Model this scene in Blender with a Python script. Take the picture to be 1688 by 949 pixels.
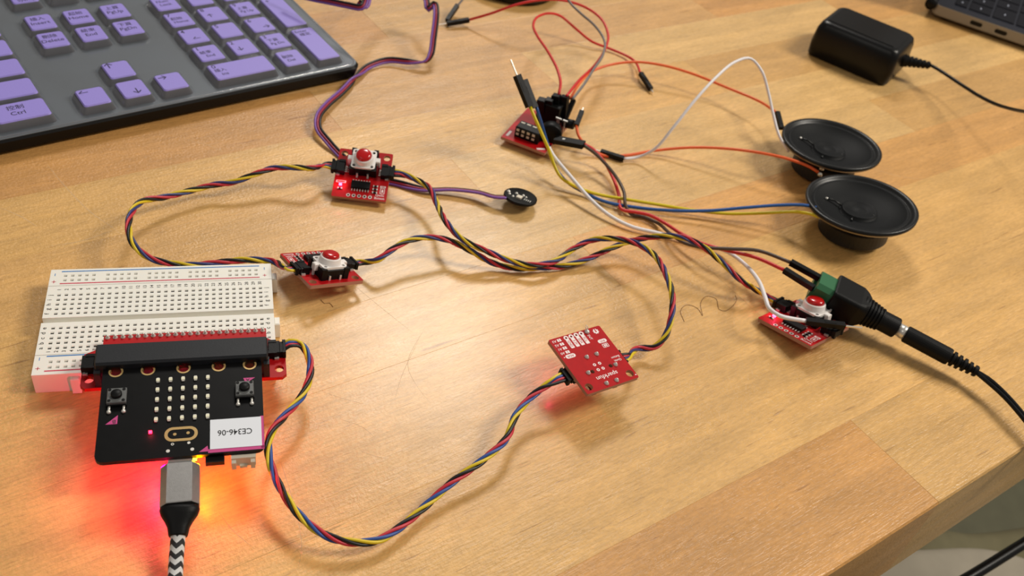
import bpy, bmesh, math, random
from mathutils import Vector, Matrix
random.seed(7)
S = 0.001                      # everything below is written in millimetres
sc = bpy.context.scene
COL = sc.collection
for o in list(bpy.data.objects): bpy.data.objects.remove(o)

# ------------------------------------------------------------------ camera
F_PX, CAM_H, PITCH, ROLL = 1541.4, 269.6, 0.7159, 0.2056
W, H = 1688.0, 949.0
fwd = Vector((0, math.cos(PITCH), -math.sin(PITCH)))
up0 = Vector((0, math.sin(PITCH), math.cos(PITCH)))
rt0 = Vector((1, 0, 0))
RT = math.cos(ROLL)*rt0 + math.sin(ROLL)*up0
UP = -math.sin(ROLL)*rt0 + math.cos(ROLL)*up0
EYE = Vector((0, 0, CAM_H))
cd = bpy.data.cameras.new('camera'); cam = bpy.data.objects.new('camera', cd); COL.objects.link(cam)
m = Matrix.Identity(4)
for i in range(3):
    m[i][0], m[i][1], m[i][2], m[i][3] = RT[i], UP[i], -fwd[i], EYE[i]*S
cam.matrix_world = m
cd.sensor_fit = 'HORIZONTAL'; cd.sensor_width = 36.0; cd.lens = F_PX/W*36.0
cd.clip_start = 0.005; cd.clip_end = 50
cd.dof.use_dof = True; cd.dof.focus_distance = 0.335; cd.dof.aperture_fstop = 20
sc.camera = cam

def P(u, v, z=0.0):
    """point (mm) at height z above the table that projects to pixel u, v"""
    d = fwd + RT*((u-W/2)/F_PX) - UP*((v-H/2)/F_PX)
    return EYE + d*((z-CAM_H)/d.z)

# ------------------------------------------------------------------ world, lamps, exposure
w = bpy.data.worlds.new('room_light'); sc.world = w; w.use_nodes = True
bg = w.node_tree.nodes['Background']; bg.inputs[0].default_value = (1.0, 0.93, 0.84, 1); bg.inputs[1].default_value = 0.22
def area(name, loc, target, sx, sy, power, col):
    l = bpy.data.lights.new(name, 'AREA'); l.shape = 'RECTANGLE'; l.size = sx; l.size_y = sy
    l.energy = power; l.color = col
    o = bpy.data.objects.new(name, l); COL.objects.link(o); o.location = loc
    o.rotation_euler = (Vector(target)-Vector(loc)).to_track_quat('-Z', 'Y').to_euler()
    return o
area('ceiling_lamp_right', (1.50, 0.70, 1.62), (0.1, 0.4, 0), 0.45, 0.65, 32, (1.0, 0.93, 0.82))
area('ceiling_lamp_ahead', (-0.27, 2.35, 2.1), (0, 0.35, 0), 0.6, 0.5, 33, (1.0, 0.95, 0.88))
area('ceiling_lamp_behind', (-1.2, -1.2, 2.2), (0, 0.35, 0), 1.2, 0.6, 5, (1.0, 0.94, 0.85))
sc.view_settings.view_transform = 'Standard'; sc.view_settings.look = 'None'
sc.view_settings.gamma = 1; sc.view_settings.use_curve_mapping = False
sc.view_settings.exposure = 0.0
sc.cycles.max_bounces = 8; sc.cycles.transparent_max_bounces = 12
sc.cycles.use_denoising = True

# ------------------------------------------------------------------ materials
def lin(c):
    return tuple(((x/255)/12.92 if x/255 <= 0.04045 else ((x/255+0.055)/1.055)**2.4) for x in c)
def mat(name, rgb, rough=0.5, metal=0.0, coat=0.0, emit=None, estr=0.0, spec=0.5, noise=0.0, nscale=400, bump=0.0, bscale=1500, alpha=1.0, trans=0.0, sss=0.0):
    m = bpy.data.materials.new(name); m.use_nodes = True
    nt = m.node_tree; b = nt.nodes['Principled BSDF']
    c = lin(rgb)
    b.inputs['Base Color'].default_value = (*c, 1)
    b.inputs['Roughness'].default_value = rough; b.inputs['Metallic'].default_value = metal
    b.inputs['Coat Weight'].default_value = coat; b.inputs['Specular IOR Level'].default_value = spec
    b.inputs['Alpha'].default_value = alpha; b.inputs['Transmission Weight'].default_value = trans
    if sss: b.inputs['Subsurface Weight'].default_value = sss; b.inputs['Subsurface Radius'].default_value = (1, .8, .6); b.inputs['Subsurface Scale'].default_value = 0.002
    if emit: b.inputs['Emission Color'].default_value = (*lin(emit), 1); b.inputs['Emission Strength'].default_value = estr
    tc = nt.nodes.new('ShaderNodeTexCoord')
    if noise:
        n = nt.nodes.new('ShaderNodeTexNoise'); n.inputs['Scale'].default_value = nscale; n.inputs['Detail'].default_value = 4
        nt.links.new(tc.outputs['Object'], n.inputs['Vector'])
        r = nt.nodes.new('ShaderNodeValToRGB')
        r.color_ramp.elements[0].position = 0.3; r.color_ramp.elements[1].position = 0.7
        r.color_ramp.elements[0].color = (*[x*(1-noise) for x in c], 1); r.color_ramp.elements[1].color = (*[min(1, x*(1+noise)) for x in c], 1)
        nt.links.new(n.outputs[0], r.inputs[0]); nt.links.new(r.outputs[0], b.inputs['Base Color'])
    if bump:
        n = nt.nodes.new('ShaderNodeTexNoise'); n.inputs['Scale'].default_value = bscale
        nt.links.new(tc.outputs['Object'], n.inputs['Vector'])
        bp = nt.nodes.new('ShaderNodeBump'); bp.inputs['Strength'].default_value = bump; bp.inputs['Distance'].default_value = 0.0002
        nt.links.new(n.outputs[0], bp.inputs['Height']); nt.links.new(bp.outputs[0], b.inputs['Normal'])
    return m
M = {}
M['pcb_red'] = mat('pcb_red', (176, 7, 14), .48, spec=.25, noise=.08, nscale=300)
M['pcb_edge'] = mat('pcb_edge', (170, 120, 100), .6)
M['pcb_black'] = mat('pcb_black', (9, 9, 10), .42, spec=.15, noise=.25, nscale=220)
M['silk'] = mat('silk_white', (242, 228, 226), .6)
M['black'] = mat('black_plastic', (7, 7, 8), .48, spec=.22, bump=.15)
M['black_gloss'] = mat('black_gloss_plastic', (7, 7, 8), .33, spec=.28, bump=.05)
M['rubber'] = mat('black_rubber', (7, 7, 8), .5, spec=.22, bump=.2, bscale=1200)
M['charcoal'] = mat('charcoal_plastic', (34, 36, 40), .48, spec=.25, noise=.06, bump=.1)
M['key_frame'] = mat('button_frame_grey', (98, 100, 100), .4)
M['white_plastic'] = mat('white_plastic', (236, 230, 226), .45, sss=.1)
M['board_white'] = mat('breadboard_plastic', (240, 237, 228), .5, sss=.15, noise=.015, nscale=60)
M['hole_dark'] = mat('hole_dark', (46, 44, 42), .8)
M['hole_pale'] = mat('hole_pale', (205, 203, 196), .8)
M['red_dome'] = mat('red_translucent_cap', (172, 3, 7), .22, coat=.25, emit=(200, 0, 5), estr=.10)
M['solder'] = mat('solder_metal', (225, 222, 215), .38, metal=.55)
M['gold'] = mat('gold_ring', (196, 164, 108), .35, metal=.5)
M['steel'] = mat('brushed_steel', (190, 188, 186), .32, metal=.95, noise=.05, nscale=900, bump=.15, bscale=4000)
M['tin'] = mat('bright_tin', (230, 227, 220), .28, metal=.7)
M['ink'] = mat('black_ink', (28, 28, 30), .7)
M['ink_key'] = mat('key_ink', (42, 34, 66), .7)
M['blue_line'] = mat('blue_print', (45, 120, 190), .6)
M['red_line'] = mat('red_print', (205, 40, 75), .6)
M['pink'] = mat('magenta_print', (196, 62, 130), .55)
M['sticker'] = mat('white_sticker', (226, 230, 238), .55)
M['cream'] = mat('cream_plastic', (216, 206, 188), .5)
M['led_off'] = mat('led_cream', (232, 228, 200), .35)
M['led_pink'] = mat('led_lit_pink', (255, 90, 130), .4, emit=(255, 70, 120), estr=9)
M['led_red'] = mat('led_lit_red', (255, 60, 60), .4, emit=(255, 20, 50), estr=14)
M['led_yellow'] = mat('led_lit_yellow', (255, 210, 60), .4, emit=(255, 190, 30), estr=16)
M['w_black'] = mat('wire_black', (13, 13, 16), .42)
M['w_red'] = mat('wire_red', (196, 44, 58), .42)
M['w_yellow'] = mat('wire_yellow', (222, 192, 34), .42)
M['w_blue'] = mat('wire_blue', (44, 78, 150), .42)
M['w_navy'] = mat('wire_navy', (44, 54, 112), .42)
M['w_purple'] = mat('wire_purple', (122, 78, 160), .42)
M['w_maroon'] = mat('wire_maroon', (150, 34, 58), .42)
M['j_red'] = mat('jumper_red', (212, 40, 40), .4)
M['j_orange'] = mat('jumper_orange', (240, 104, 50), .4)
M['j_white'] = mat('jumper_white', (238, 234, 236), .4)
M['j_yellow'] = mat('jumper_yellow', (220, 196, 22), .4)
M['j_blue'] = mat('jumper_blue', (30, 82, 150), .4)
M['j_grey'] = mat('jumper_grey', (122, 116, 116), .4)
M['j_brown'] = mat('jumper_brown', (84, 68, 56), .4)
M['green'] = mat('green_terminal', (42, 104, 66), .45)
M['keytop'] = mat('lilac_key_top', (148, 134, 215), .5, noise=.02, nscale=900, bump=.1)
M['keyside'] = mat('grey_key_side', (96, 95, 100), .45)
M['kb_plate'] = mat('keyboard_plate', (112, 119, 127), .42, metal=.25, noise=.12, nscale=25)
M['lap_side'] = mat('aluminium_side', (150, 144, 134), .45, metal=.1)
M['lap_deck'] = mat('laptop_deck', (30, 32, 42), .5, spec=.3)
M['lap_key'] = mat('laptop_key', (8, 9, 20), .55, spec=.2)
M['lap_print'] = mat('laptop_key_print', (150, 155, 170), .6)
M['cone'] = mat('speaker_cone', (12, 14, 16), .6, spec=.18, bump=.1)
M['surround'] = mat('speaker_surround', (11, 12, 13), .38, spec=.4)
M['magnet'] = mat('magnet_black', (26, 25, 23), .5, noise=.1)
M['frame_steel'] = mat('speaker_frame_steel', (150, 142, 130), .35, metal=.85)
M['scratch'] = mat('scratch_pale', (232, 205, 160), .6, alpha=.4)
M['hair'] = mat('hair_brown', (120, 80, 40), .6)
M['floor'] = mat('floor_olive', (84, 82, 62), .8, noise=.1, nscale=30)
M['cloth_light'] = mat('fabric_stone', (168, 160, 144), .85, noise=.05, nscale=60, bump=.3, bscale=900)
M['cloth_dark'] = mat('fabric_khaki', (118, 112, 84), .85, noise=.08, nscale=60, bump=.3, bscale=900)

def cover_mat():
    m = bpy.data.materials.new('clear_film'); m.use_nodes = True; nt = m.node_tree
    nt.nodes.remove(nt.nodes['Principled BSDF']); out = nt.nodes['Material Output']
    t = nt.nodes.new('ShaderNodeBsdfTransparent'); t.inputs[0].default_value = (.93, .94, .95, 1)
    g = nt.nodes.new('ShaderNodeBsdfGlossy'); g.inputs['Roughness'].default_value = .16
    d = nt.nodes.new('ShaderNodeBsdfTranslucent'); d.inputs[0].default_value = (.75, .77, .8, 1)
    fr = nt.nodes.new('ShaderNodeLayerWeight'); fr.inputs[0].default_value = .25
    mr = nt.nodes.new('ShaderNodeMapRange'); mr.inputs[3].default_value = .07; mr.inputs[4].default_value = .7
    nt.links.new(fr.outputs['Facing'], mr.inputs[0])
    mx = nt.nodes.new('ShaderNodeMixShader'); nt.links.new(mr.outputs[0], mx.inputs[0]); nt.links.new(t.outputs[0], mx.inputs[1]); nt.links.new(g.outputs[0], mx.inputs[2])
    n = nt.nodes.new('ShaderNodeTexNoise'); n.inputs['Scale'].default_value = 25; n.inputs['Detail'].default_value = 5
    tc = nt.nodes.new('ShaderNodeTexCoord'); nt.links.new(tc.outputs['Object'], n.inputs['Vector'])
    m2 = nt.nodes.new('ShaderNodeMapRange'); m2.inputs[1].default_value = .4; m2.inputs[2].default_value = .8; m2.inputs[3].default_value = .03; m2.inputs[4].default_value = .22
    nt.links.new(n.outputs[0], m2.inputs[0])
    mx2 = nt.nodes.new('ShaderNodeMixShader'); nt.links.new(m2.outputs[0], mx2.inputs[0]); nt.links.new(mx.outputs[0], mx2.inputs[1]); nt.links.new(d.outputs[0], mx2.inputs[2])
    nt.links.new(mx2.outputs[0], out.inputs[0])
    return m
M['film'] = cover_mat()

def braid_mat():
    m = bpy.data.materials.new('braided_sleeve'); m.use_nodes = True; nt = m.node_tree; b = nt.nodes['Principled BSDF']; b.inputs['Roughness'].default_value = .7
    uv = nt.nodes.new('ShaderNodeUVMap'); uv.uv_map = 'UVMap'
    sp = nt.nodes.new('ShaderNodeSeparateXYZ'); nt.links.new(uv.outputs[0], sp.inputs[0])
    def mth(op, a, bb=None):
        n = nt.nodes.new('ShaderNodeMath'); n.operation = op
        for i, x in enumerate((a, bb)):
            if x is None: continue
            if isinstance(x, (int, float)): n.inputs[i].default_value = x
            else: nt.links.new(x, n.inputs[i])
        return n.outputs[0]
    z = mth('PINGPONG', mth('MULTIPLY', sp.outputs[0], 8), 1.0)          # zigzag round the sleeve
    v = mth('ADD', mth('MULTIPLY', sp.outputs[1], 1/3.4), mth('MULTIPLY', z, .42))
    fr = mth('FRACT', v)
    st = mth('GREATER_THAN', fr, .5)
    mx = nt.nodes.new('ShaderNodeMix'); mx.data_type = 'RGBA'; nt.links.new(st, mx.inputs[0])
    mx.inputs[6].default_value = (.02, .02, .022, 1); mx.inputs[7].default_value = (.72, .72, .72, 1)
    nt.links.new(mx.outputs[2], b.inputs['Base Color'])
    wv = mth('MULTIPLY', mth('PINGPONG', mth('MULTIPLY', sp.outputs[1], 2.2), .5), 1.0)
    bp = nt.nodes.new('ShaderNodeBump'); bp.inputs['Strength'].default_value = .6; bp.inputs['Distance'].default_value = .0003
    nt.links.new(wv, bp.inputs['Height']); nt.links.new(bp.outputs[0], b.inputs['Normal'])
    return m
M['braid'] = braid_mat()

def wood_mat():
    m = bpy.data.materials.new('maple_stave'); m.use_nodes = True; nt = m.node_tree; b = nt.nodes['Principled BSDF']; L = nt.links.new
    tc = nt.nodes.new('ShaderNodeTexCoord'); oi = nt.nodes.new('ShaderNodeObjectInfo')
    off = nt.nodes.new('ShaderNodeVectorMath'); off.operation = 'SCALE'; off.inputs[0].default_value = (3.1, 5.7, 1.3); L(oi.outputs['Random'], off.inputs['Scale'])
    ad = nt.nodes.new('ShaderNodeVectorMath'); ad.operation = 'ADD'; L(tc.outputs['Object'], ad.inputs[0]); L(off.outputs[0], ad.inputs[1])
    def noise(sx, sy, detail=4, dist=0.0, rough=.5):
        mp = nt.nodes.new('ShaderNodeMapping'); mp.inputs['Scale'].default_value = (sx, sy, sy); L(ad.outputs[0], mp.inputs[0])
        n = nt.nodes.new('ShaderNodeTexNoise'); n.inputs['Scale'].default_value = 1; n.inputs['Detail'].default_value = detail; n.inputs['Distortion'].default_value = dist; n.inputs['Roughness'].default_value = rough
        L(mp.outputs[0], n.inputs['Vector']); return n.outputs[0]
    def rng(x, a, bb, c, d):
        n = nt.nodes.new('ShaderNodeMapRange'); n.inputs[1].default_value = a; n.inputs[2].default_value = bb; n.inputs[3].default_value = c; n.inputs[4].default_value = d; L(x, n.inputs[0]); return n.outputs[0]
    def mul(col, f):
        n = nt.nodes.new('ShaderNodeVectorMath'); n.operation = 'SCALE'; L(col, n.inputs[0]); L(f, n.inputs['Scale']); return n.outputs[0]
    def mix(f, a, bcol):
        n = nt.nodes.new('ShaderNodeMix'); n.data_type = 'RGBA'; L(f, n.inputs[0]); L(a, n.inputs[6]); n.inputs[7].default_value = (*bcol, 1); return n.outputs[2]
    c = oi.outputs['Color']
    c = mul(c, rng(noise(9, 95, 5, .6), .3, .7, .87, 1.10))           # growth bands
    c = mul(c, rng(noise(60, 1100, 3, 0), .3, .7, .94, 1.06)); c = mul(c, rng(noise(260, 950, 2, .5), .3, .7, .90, 1.09))         # fibres
    c = mul(c, rng(noise(16, 26, 3, .8), .3, .75, .90, 1.07))         # blotches
    c = mix(rng(noise(120, 1500, 2), .66, .74, 0, .38), c, lin((128, 78, 34)))  # pores
    c = mix(rng(noise(32, 420, 2, .3), .70, .76, 0, .45), c, lin((120, 70, 30)))  # long flecks
    L(c, b.inputs['Base Color'])
    L(rng(noise(40, 180, 4), .3, .7, .34, .50), b.inputs['Roughness'])
    b.inputs['Specular IOR Level'].default_value = .55; b.inputs['Coat Weight'].default_value = .36; b.inputs['Coat Roughness'].default_value = .24
    # orange-peel varnish and fibres
    n2 = nt.nodes.new('ShaderNodeTexNoise'); n2.inputs['Scale'].default_value = 800; n2.inputs['Detail'].default_value = 3; L(tc.outputs['Object'], n2.inputs['Vector'])
    sm = nt.nodes.new('ShaderNodeMath'); sm.operation = 'ADD'; L(n2.outputs[0], sm.inputs[0]); L(noise(140, 1400, 2), sm.inputs[1])
    bp = nt.nodes.new('ShaderNodeBump'); bp.inputs['Strength'].default_value = .5; bp.inputs['Distance'].default_value = .0005; L(sm.outputs[0], bp.inputs['Height']); L(bp.outputs[0], b.inputs['Normal'])
    return m
M['wood'] = wood_mat()

# ------------------------------------------------------------------ mesh builder
def V(*a): return Vector(a)
_txt = {}
def text_geo(s):
    if s not in _txt:
        c = bpy.data.curves.new('t', 'FONT'); c.body = s; c.align_x = 'CENTER'; c.align_y = 'CENTER'; c.resolution_u = 3; c.offset = 0.008
        o = bpy.data.objects.new('t', c); COL.objects.link(o)
        dg = bpy.context.evaluated_depsgraph_get(); dg.update(); ev = o.evaluated_get(dg); me = ev.to_mesh()
        _txt[s] = ([tuple(v.co) for v in me.vertices], [tuple(p.vertices) for p in me.polygons])
        ev.to_mesh_clear(); bpy.data.objects.remove(o); bpy.data.curves.remove(c)
    return _txt[s]
class MB:
    def __init__(s): s.v = []; s.f = []; s.m = []; s.uv = {}; s.mats = []; s.cur = 0; s.smooth = []; s.sm = False
    def use(s, name, smooth=False):
        if name not in s.mats: s.mats.append(name)
        s.cur = s.mats.index(name); s.sm = smooth; return s
    def add(s, vs, fs, X=None, uvs=None):
        b = len(s.v)
        for p in vs:
            p = Vector(p)
            s.v.append(X @ p if X is not None else p)
        for i, f in enumerate(fs):
            if uvs: s.uv[len(s.f)] = uvs[i]
            s.f.append(tuple(b+k for k in f)); s.m.append(s.cur); s.smooth.append(s.sm)
        return s
    def box(s, c, d, X=None, taper=1.0, ch=0.0):
        """box centred on c with size d; taper shrinks the top, ch chamfers the top rim"""
        x, y, z = c; a, b, h = d[0]/2, d[1]/2, d[2]/2
        lv = [(-h, 1, 0), (h-ch, taper, 0)] + ([(h, taper, ch)] if ch else [])
        vs = []
        for zz, t, k in lv:
            for sx, sy in ((-1, -1), (1, -1), (1, 1), (-1, 1)): vs.append((x+sx*(a*t-k), y+sy*(b*t-k), z+zz))
        n = len(lv); fs = [(3, 2, 1, 0), tuple(range(4*n-4, 4*n))]
        for l in range(n-1):
            for i in range(4): fs.append((l*4+i, l*4+(i+1) % 4, l*4+4+(i+1) % 4, l*4+4+i))
        return s.add(vs, fs, X)
    def lathe(s, prof, n=24, X=None, cap0=True, cap1=True):
        vs = []; fs = []
        for r, z in prof:
            for i in range(n): a = 2*math.pi*i/n; vs.append((r*math.cos(a), r*math.sin(a), z))
        for l in range(len(prof)-1):
            for i in range(n): j = (i+1) % n; fs.append((l*n+i, l*n+j, (l+1)*n+j, (l+1)*n+i))
        if cap0: fs.append(tuple(reversed(range(n))))
        if cap1: fs.append(tuple(range((len(prof)-1)*n, len(prof)*n)))
        return s.add(vs, fs, X)
    def loft(s, rings, X=None, cap=True):
        n = len(rings[0]); vs = [p for r in rings for p in r]; fs = []
        for l in range(len(rings)-1):
            for i in range(n): j = (i+1) % n; fs.append((l*n+i, l*n+j, (l+1)*n+j, (l+1)*n+i))
        if cap: fs += [tuple(reversed(range(n))), tuple(range((len(rings)-1)*n, len(rings)*n))]
        return s.add(vs, fs, X)
    def tube(s, pts, r, n=8, X=None):
        fr = frames(pts); rings = []; L = 0; uvs = []
        for k, (p, a, b) in enumerate(fr):
            rr = r[k] if isinstance(r, list) else r
            rings.append([p + a*(rr*math.cos(2*math.pi*i/n)) + b*(rr*math.sin(2*math.pi*i/n)) for i in range(n)])
        ln = [0]
        for k in range(1, len(pts)): ln.append(ln[-1]+(pts[k]-pts[k-1]).length)
        vs = [p for q in rings for p in q]; fs = []
        for l in range(len(rings)-1):
            for i in range(n):
                j = (i+1) % n; fs.append((l*n+i, l*n+j, (l+1)*n+j, (l+1)*n+i))
                uvs.append([(i/n, ln[l]), ((i+1)/n, ln[l]), ((i+1)/n, ln[l+1]), (i/n, ln[l+1])])
        fs += [tuple(reversed(range(n))), tuple(range((len(rings)-1)*n, len(rings)*n))]
        uvs += [[(0, 0)]*n, [(0, 0)]*n]
        return s.add(vs, fs, X, uvs)
    def text(s, t, x, y, z, h, rot=0, sx=1.0, mirror=False):
        vs, fs = text_geo(t); c, q = math.cos(rot), math.sin(rot); k = h/0.72
        out = []
        for a, b, _ in vs:
            a *= k*sx; b *= k
            out.append((x+(c*a-q*b)*(-1 if mirror else 1), y+q*a+c*b, z))
        if mirror: fs = [tuple(reversed(f)) for f in fs]
        return s.add(out, fs)
    def disc(s, x, y, z, r, n=14, r0=0, flip=False):
        if r0:
            vs = [(x+q*math.cos(2*math.pi*i/n), y+q*math.sin(2*math.pi*i/n), z) for q in (r0, r) for i in range(n)]
            fs = [(i, n+i, n+(i+1) % n, (i+1) % n) for i in range(n)]
        else:
            vs = [(x+r*math.cos(2*math.pi*i/n), y+r*math.sin(2*math.pi*i/n), z) for i in range(n)]; fs = [tuple(range(n))]
        return s.add(vs, fs)
    def rect(s, x, y, z, a, b, rot=0):
        c, q = math.cos(rot), math.sin(rot)
        return s.add([(x+c*i*a/2-q*j*b/2, y+q*i*a/2+c*j*b/2, z) for i, j in ((-1, -1), (1, -1), (1, 1), (-1, 1))], [(0, 1, 2, 3)])
    def plate(s, outline, holes, z0, z1, side=None):
        """flat plate with real holes"""
        bm = bmesh.new(); loops = []
        for lp in [outline]+holes:
            vv = [bm.verts.new((p[0], p[1], 0)) for p in lp]; loops.append(len(vv))
            for i in range(len(vv)): bm.edges.new((vv[i], vv[(i+1) % len(vv)]))
        bmesh.ops.triangle_fill(bm, use_beauty=True, use_dissolve=False, edges=bm.edges[:])
        bm.verts.index_update(); tris = []
        for f in bm.faces:
            t = [v.index for v in f.verts]
            if f.normal.z < 0: t.reverse()
            tris.append(tuple(t))
        co = [tuple(v.co) for v in bm.verts]; bm.free(); n = len(co)
        s.add([(x, y, z1) for x, y, _ in co], tris)
        s.add([(x, y, z0) for x, y, _ in co], [tuple(reversed(t)) for t in tris])
        keep = s.cur
        if side: s.use(side)
        for lp in [outline]+holes:
            k = len(lp); s.add([(p[0], p[1], z0) for p in lp]+[(p[0], p[1], z1) for p in lp], [(i, (i+1) % k, k+(i+1) % k, k+i) for i in range(k)])
        s.cur = keep
        return s
    def build(s, name, parent=None, label=None, mtx=None, kind=None):
        me = bpy.data.meshes.new(name)
        me.from_pydata([tuple(p*S) for p in s.v], [], s.f)
        for n in s.mats: me.materials.append(M[n])
        me.polygons.foreach_set('material_index', s.m); me.polygons.foreach_set('use_smooth', s.smooth)
        if s.uv:
            ul = me.uv_layers.new(name='UVMap')
            for fi, u in s.uv.items():
                for li, uvc in zip(me.polygons[fi].loop_indices, u): ul.data[li].uv = uvc
        me.update()
        o = bpy.data.objects.new(name, me); COL.objects.link(o)
        if parent: o.parent = parent
        if mtx is not None: o.matrix_local = mtx
        if label: o['label'] = label
        if kind: o['kind'] = kind
        return o
def frames(pts):
    out = []; T = []
    n = len(pts)
    for i in range(n):
        t = (pts[min(i+1, n-1)]-pts[max(i-1, 0)]); T.append(t.normalized() if t.length > 1e-9 else V(0, 0, 1))
    ref = V(0, 0, 1) if abs(T[0].z) < .9 else V(1, 0, 0)
    a = (ref - T[0]*ref.dot(T[0])).normalized()
    for i in range(n):
        if i:
            a = (a - T[i]*a.dot(T[i])); a = a.normalized() if a.length > 1e-6 else out[-1][1]
        out.append((pts[i], a, T[i].cross(a)))
    return out
def spline(ctrl, step=2.0):
    """centripetal Catmull-Rom through ctrl"""
    c = [Vector(p) for p in ctrl]; c = [c[0]*2-c[1]] + c + [c[-1]*2-c[-2]]
    out = []
    for i in range(1, len(c)-2):
        p0, p1, p2, p3 = c[i-1:i+3]
        t0 = 0; t1 = t0+max((p1-p0).length, 1e-6)**.5; t2 = t1+max((p2-p1).length, 1e-6)**.5; t3 = t2+max((p3-p2).length, 1e-6)**.5
        n = max(2, int((p2-p1).length/step))
        for k in range(n):
            t = t1+(t2-t1)*k/n
            a1 = p0*((t1-t)/(t1-t0))+p1*((t-t0)/(t1-t0)); a2 = p1*((t2-t)/(t2-t1))+p2*((t-t1)/(t2-t1)); a3 = p2*((t3-t)/(t3-t2))+p3*((t-t2)/(t3-t2))
            b1 = a1*((t2-t)/(t2-t0))+a2*((t-t0)/(t2-t0)); b2 = a2*((t3-t)/(t3-t1))+a3*((t-t1)/(t3-t1))
            out.append(b1*((t2-t)/(t2-t1))+b2*((t-t1)/(t2-t1)))
    out.append(c[-2]); return out
def thing(name, label, cat, mtx=None, group=None):
    o = bpy.data.objects.new(name, None); o.empty_display_size = .01; COL.objects.link(o)
    if mtx is not None: o.matrix_world = mtx
    o['label'] = label; o['category'] = cat
    if group: o['group'] = group
    return o
def tag(o, label, cat, group=None):
    o['label'] = label; o['category'] = cat
    if group: o['group'] = group
    return o
def mtx(R, T, sc3=(1, 1, 1)):
    """local mm frame -> world; R rows, T in mm"""
    m = Matrix([[R[i][j]*sc3[j] for j in range(3)]+[T[i]*S] for i in range(3)]+[[0, 0, 0, 1]]); return m
def wpt(m, x, y, z):
    """local mm -> world mm"""
    return (m @ Vector((x*S, y*S, z*S)))/S
def along(a, b, up=V(0, 0, 1)):
    """matrix (mm) whose z axis runs from a to b, y axis near up"""
    a, b = Vector(a), Vector(b); z = (b-a).normalized(); x = up.cross(z)
    if x.length < 1e-6: x = V(1, 0, 0)
    x.normalize(); y = z.cross(x)
    return Matrix([[x[i], y[i], z[i], a[i]] for i in range(3)]+[[0, 0, 0, 1]]), (b-a).length
def circ(x, y, r, n=16): return [(x+r*math.cos(2*math.pi*i/n), y+r*math.sin(2*math.pi*i/n)) for i in range(n)]
def rrect(x0, y0, x1, y1, r, n=4):
    out = []
    for cx, cy, a0 in ((x1-r, y1-r, 0), (x0+r, y1-r, 90), (x0+r, y0+r, 180), (x1-r, y0+r, 270)):
        for k in range(n+1): a = math.radians(a0+90*k/n); out.append((cx+r*math.cos(a), cy+r*math.sin(a)))
    return out
def rotz(a): c, s_ = math.cos(a), math.sin(a); return [[c, -s_, 0], [s_, c, 0], [0, 0, 1]]
def rmul(A, B): return [[sum(A[i][k]*B[k][j] for k in range(3)) for j in range(3)] for i in range(3)]
def rotx(a): c, s_ = math.cos(a), math.sin(a); return [[1, 0, 0], [0, c, -s_], [0, s_, c]]
def point_glow(name, loc, power, col, r=.0008):
    l = bpy.data.lights.new(name, 'POINT'); l.energy = power; l.color = col; l.shadow_soft_size = r
    o = bpy.data.objects.new(name, l); COL.objects.link(o); o.location = Vector(loc)*S; return o

# ------------------------------------------------------------------ table and floor
TA = math.radians(41.3)
Rt = rotz(TA)
table = thing('work_table', 'varnished maple butcher-block table top carrying all the electronics', 'table', mtx(Rt, (0, 0, 0)))
VB = [62.6, 108, 159, 214, 251.5, 290, 330, 371, 412, 452, 493, 534, 575, 616, 660]
U0, U1 = -230, 980
pal = {'y': (220, 172, 102), 'l': (222, 179, 114), 'o': (213, 159, 91), 'b': (206, 151, 86), 't': (214, 166, 99), 'p': (210, 161, 98), 'q': (213, 156, 86)}
rows = {0: [(290, 'q'), (640, 'y'), (U1, 't')], 1: [(560, 'y'), (U1, 'o')], 2: [(300, 'y'), (U1, 'y')], 3: [(252, 'y'), (700, 'o'), (U1, 't')],
        4: [(90, 'y'), (520, 'l'), (U1, 't')], 5: [(230, 't'), (U1, 'l')], 6: [(430, 'y'), (U1, 't')], 7: [(190, 'b'), (330, 'p'), (610, 'l'), (U1, 'o')],
        8: [(120, 't'), (500, 'p'), (U1, 'b')], 9: [(260, 'b'), (560, 't'), (U1, 'p')], 10: [(160, 't'), (470, 'p'), (U1, 'b')]}
for i in range(len(VB)-1):
    segs = rows.get(i) or [(150+random.random()*200, random.choice('tpb')), (500+random.random()*150, random.choice('tpl')), (U1, random.choice('tpb'))]
    u = U0
    for ue, col in segs:
        L, wd = ue-u-.02, VB[i+1]-VB[i]-.02
        top = random.uniform(-.015, .0); th = 48
        mb = MB().use('wood')
        e = .28 if i else .9
        pts = []
        for zz, k in ((-th, 0), (top-.07, 0), (top, .07)):
            for sx, sy in ((-1, -1), (1, -1), (1, 1), (-1, 1)):
                ky = (k if not (i == 0 and sy < 0) else k*10)
                pts.append((sx*(L/2-k), sy*wd/2-sy*ky, zz if not (i == 0 and sy < 0 and zz == top-.07) else top-.8))
        fs = [(3, 2, 1, 0), (8, 9, 10, 11)]
        for l in range(2):
            for q in range(4): fs.append((l*4+q, l*4+(q+1) % 4, l*4+4+(q+1) % 4, l*4+4+q))
        mb.add(pts, fs)
        o = mb.build('stave', table, mtx=Matrix.Translation(V((u+ue)/2, (VB[i]+VB[i+1])/2, 0)*S))
        c = lin(pal[col]); v = random.uniform(.96, 1.04); o.color = (c[0]*v, c[1]*v, c[2]*v, 1)
        u = ue
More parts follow.
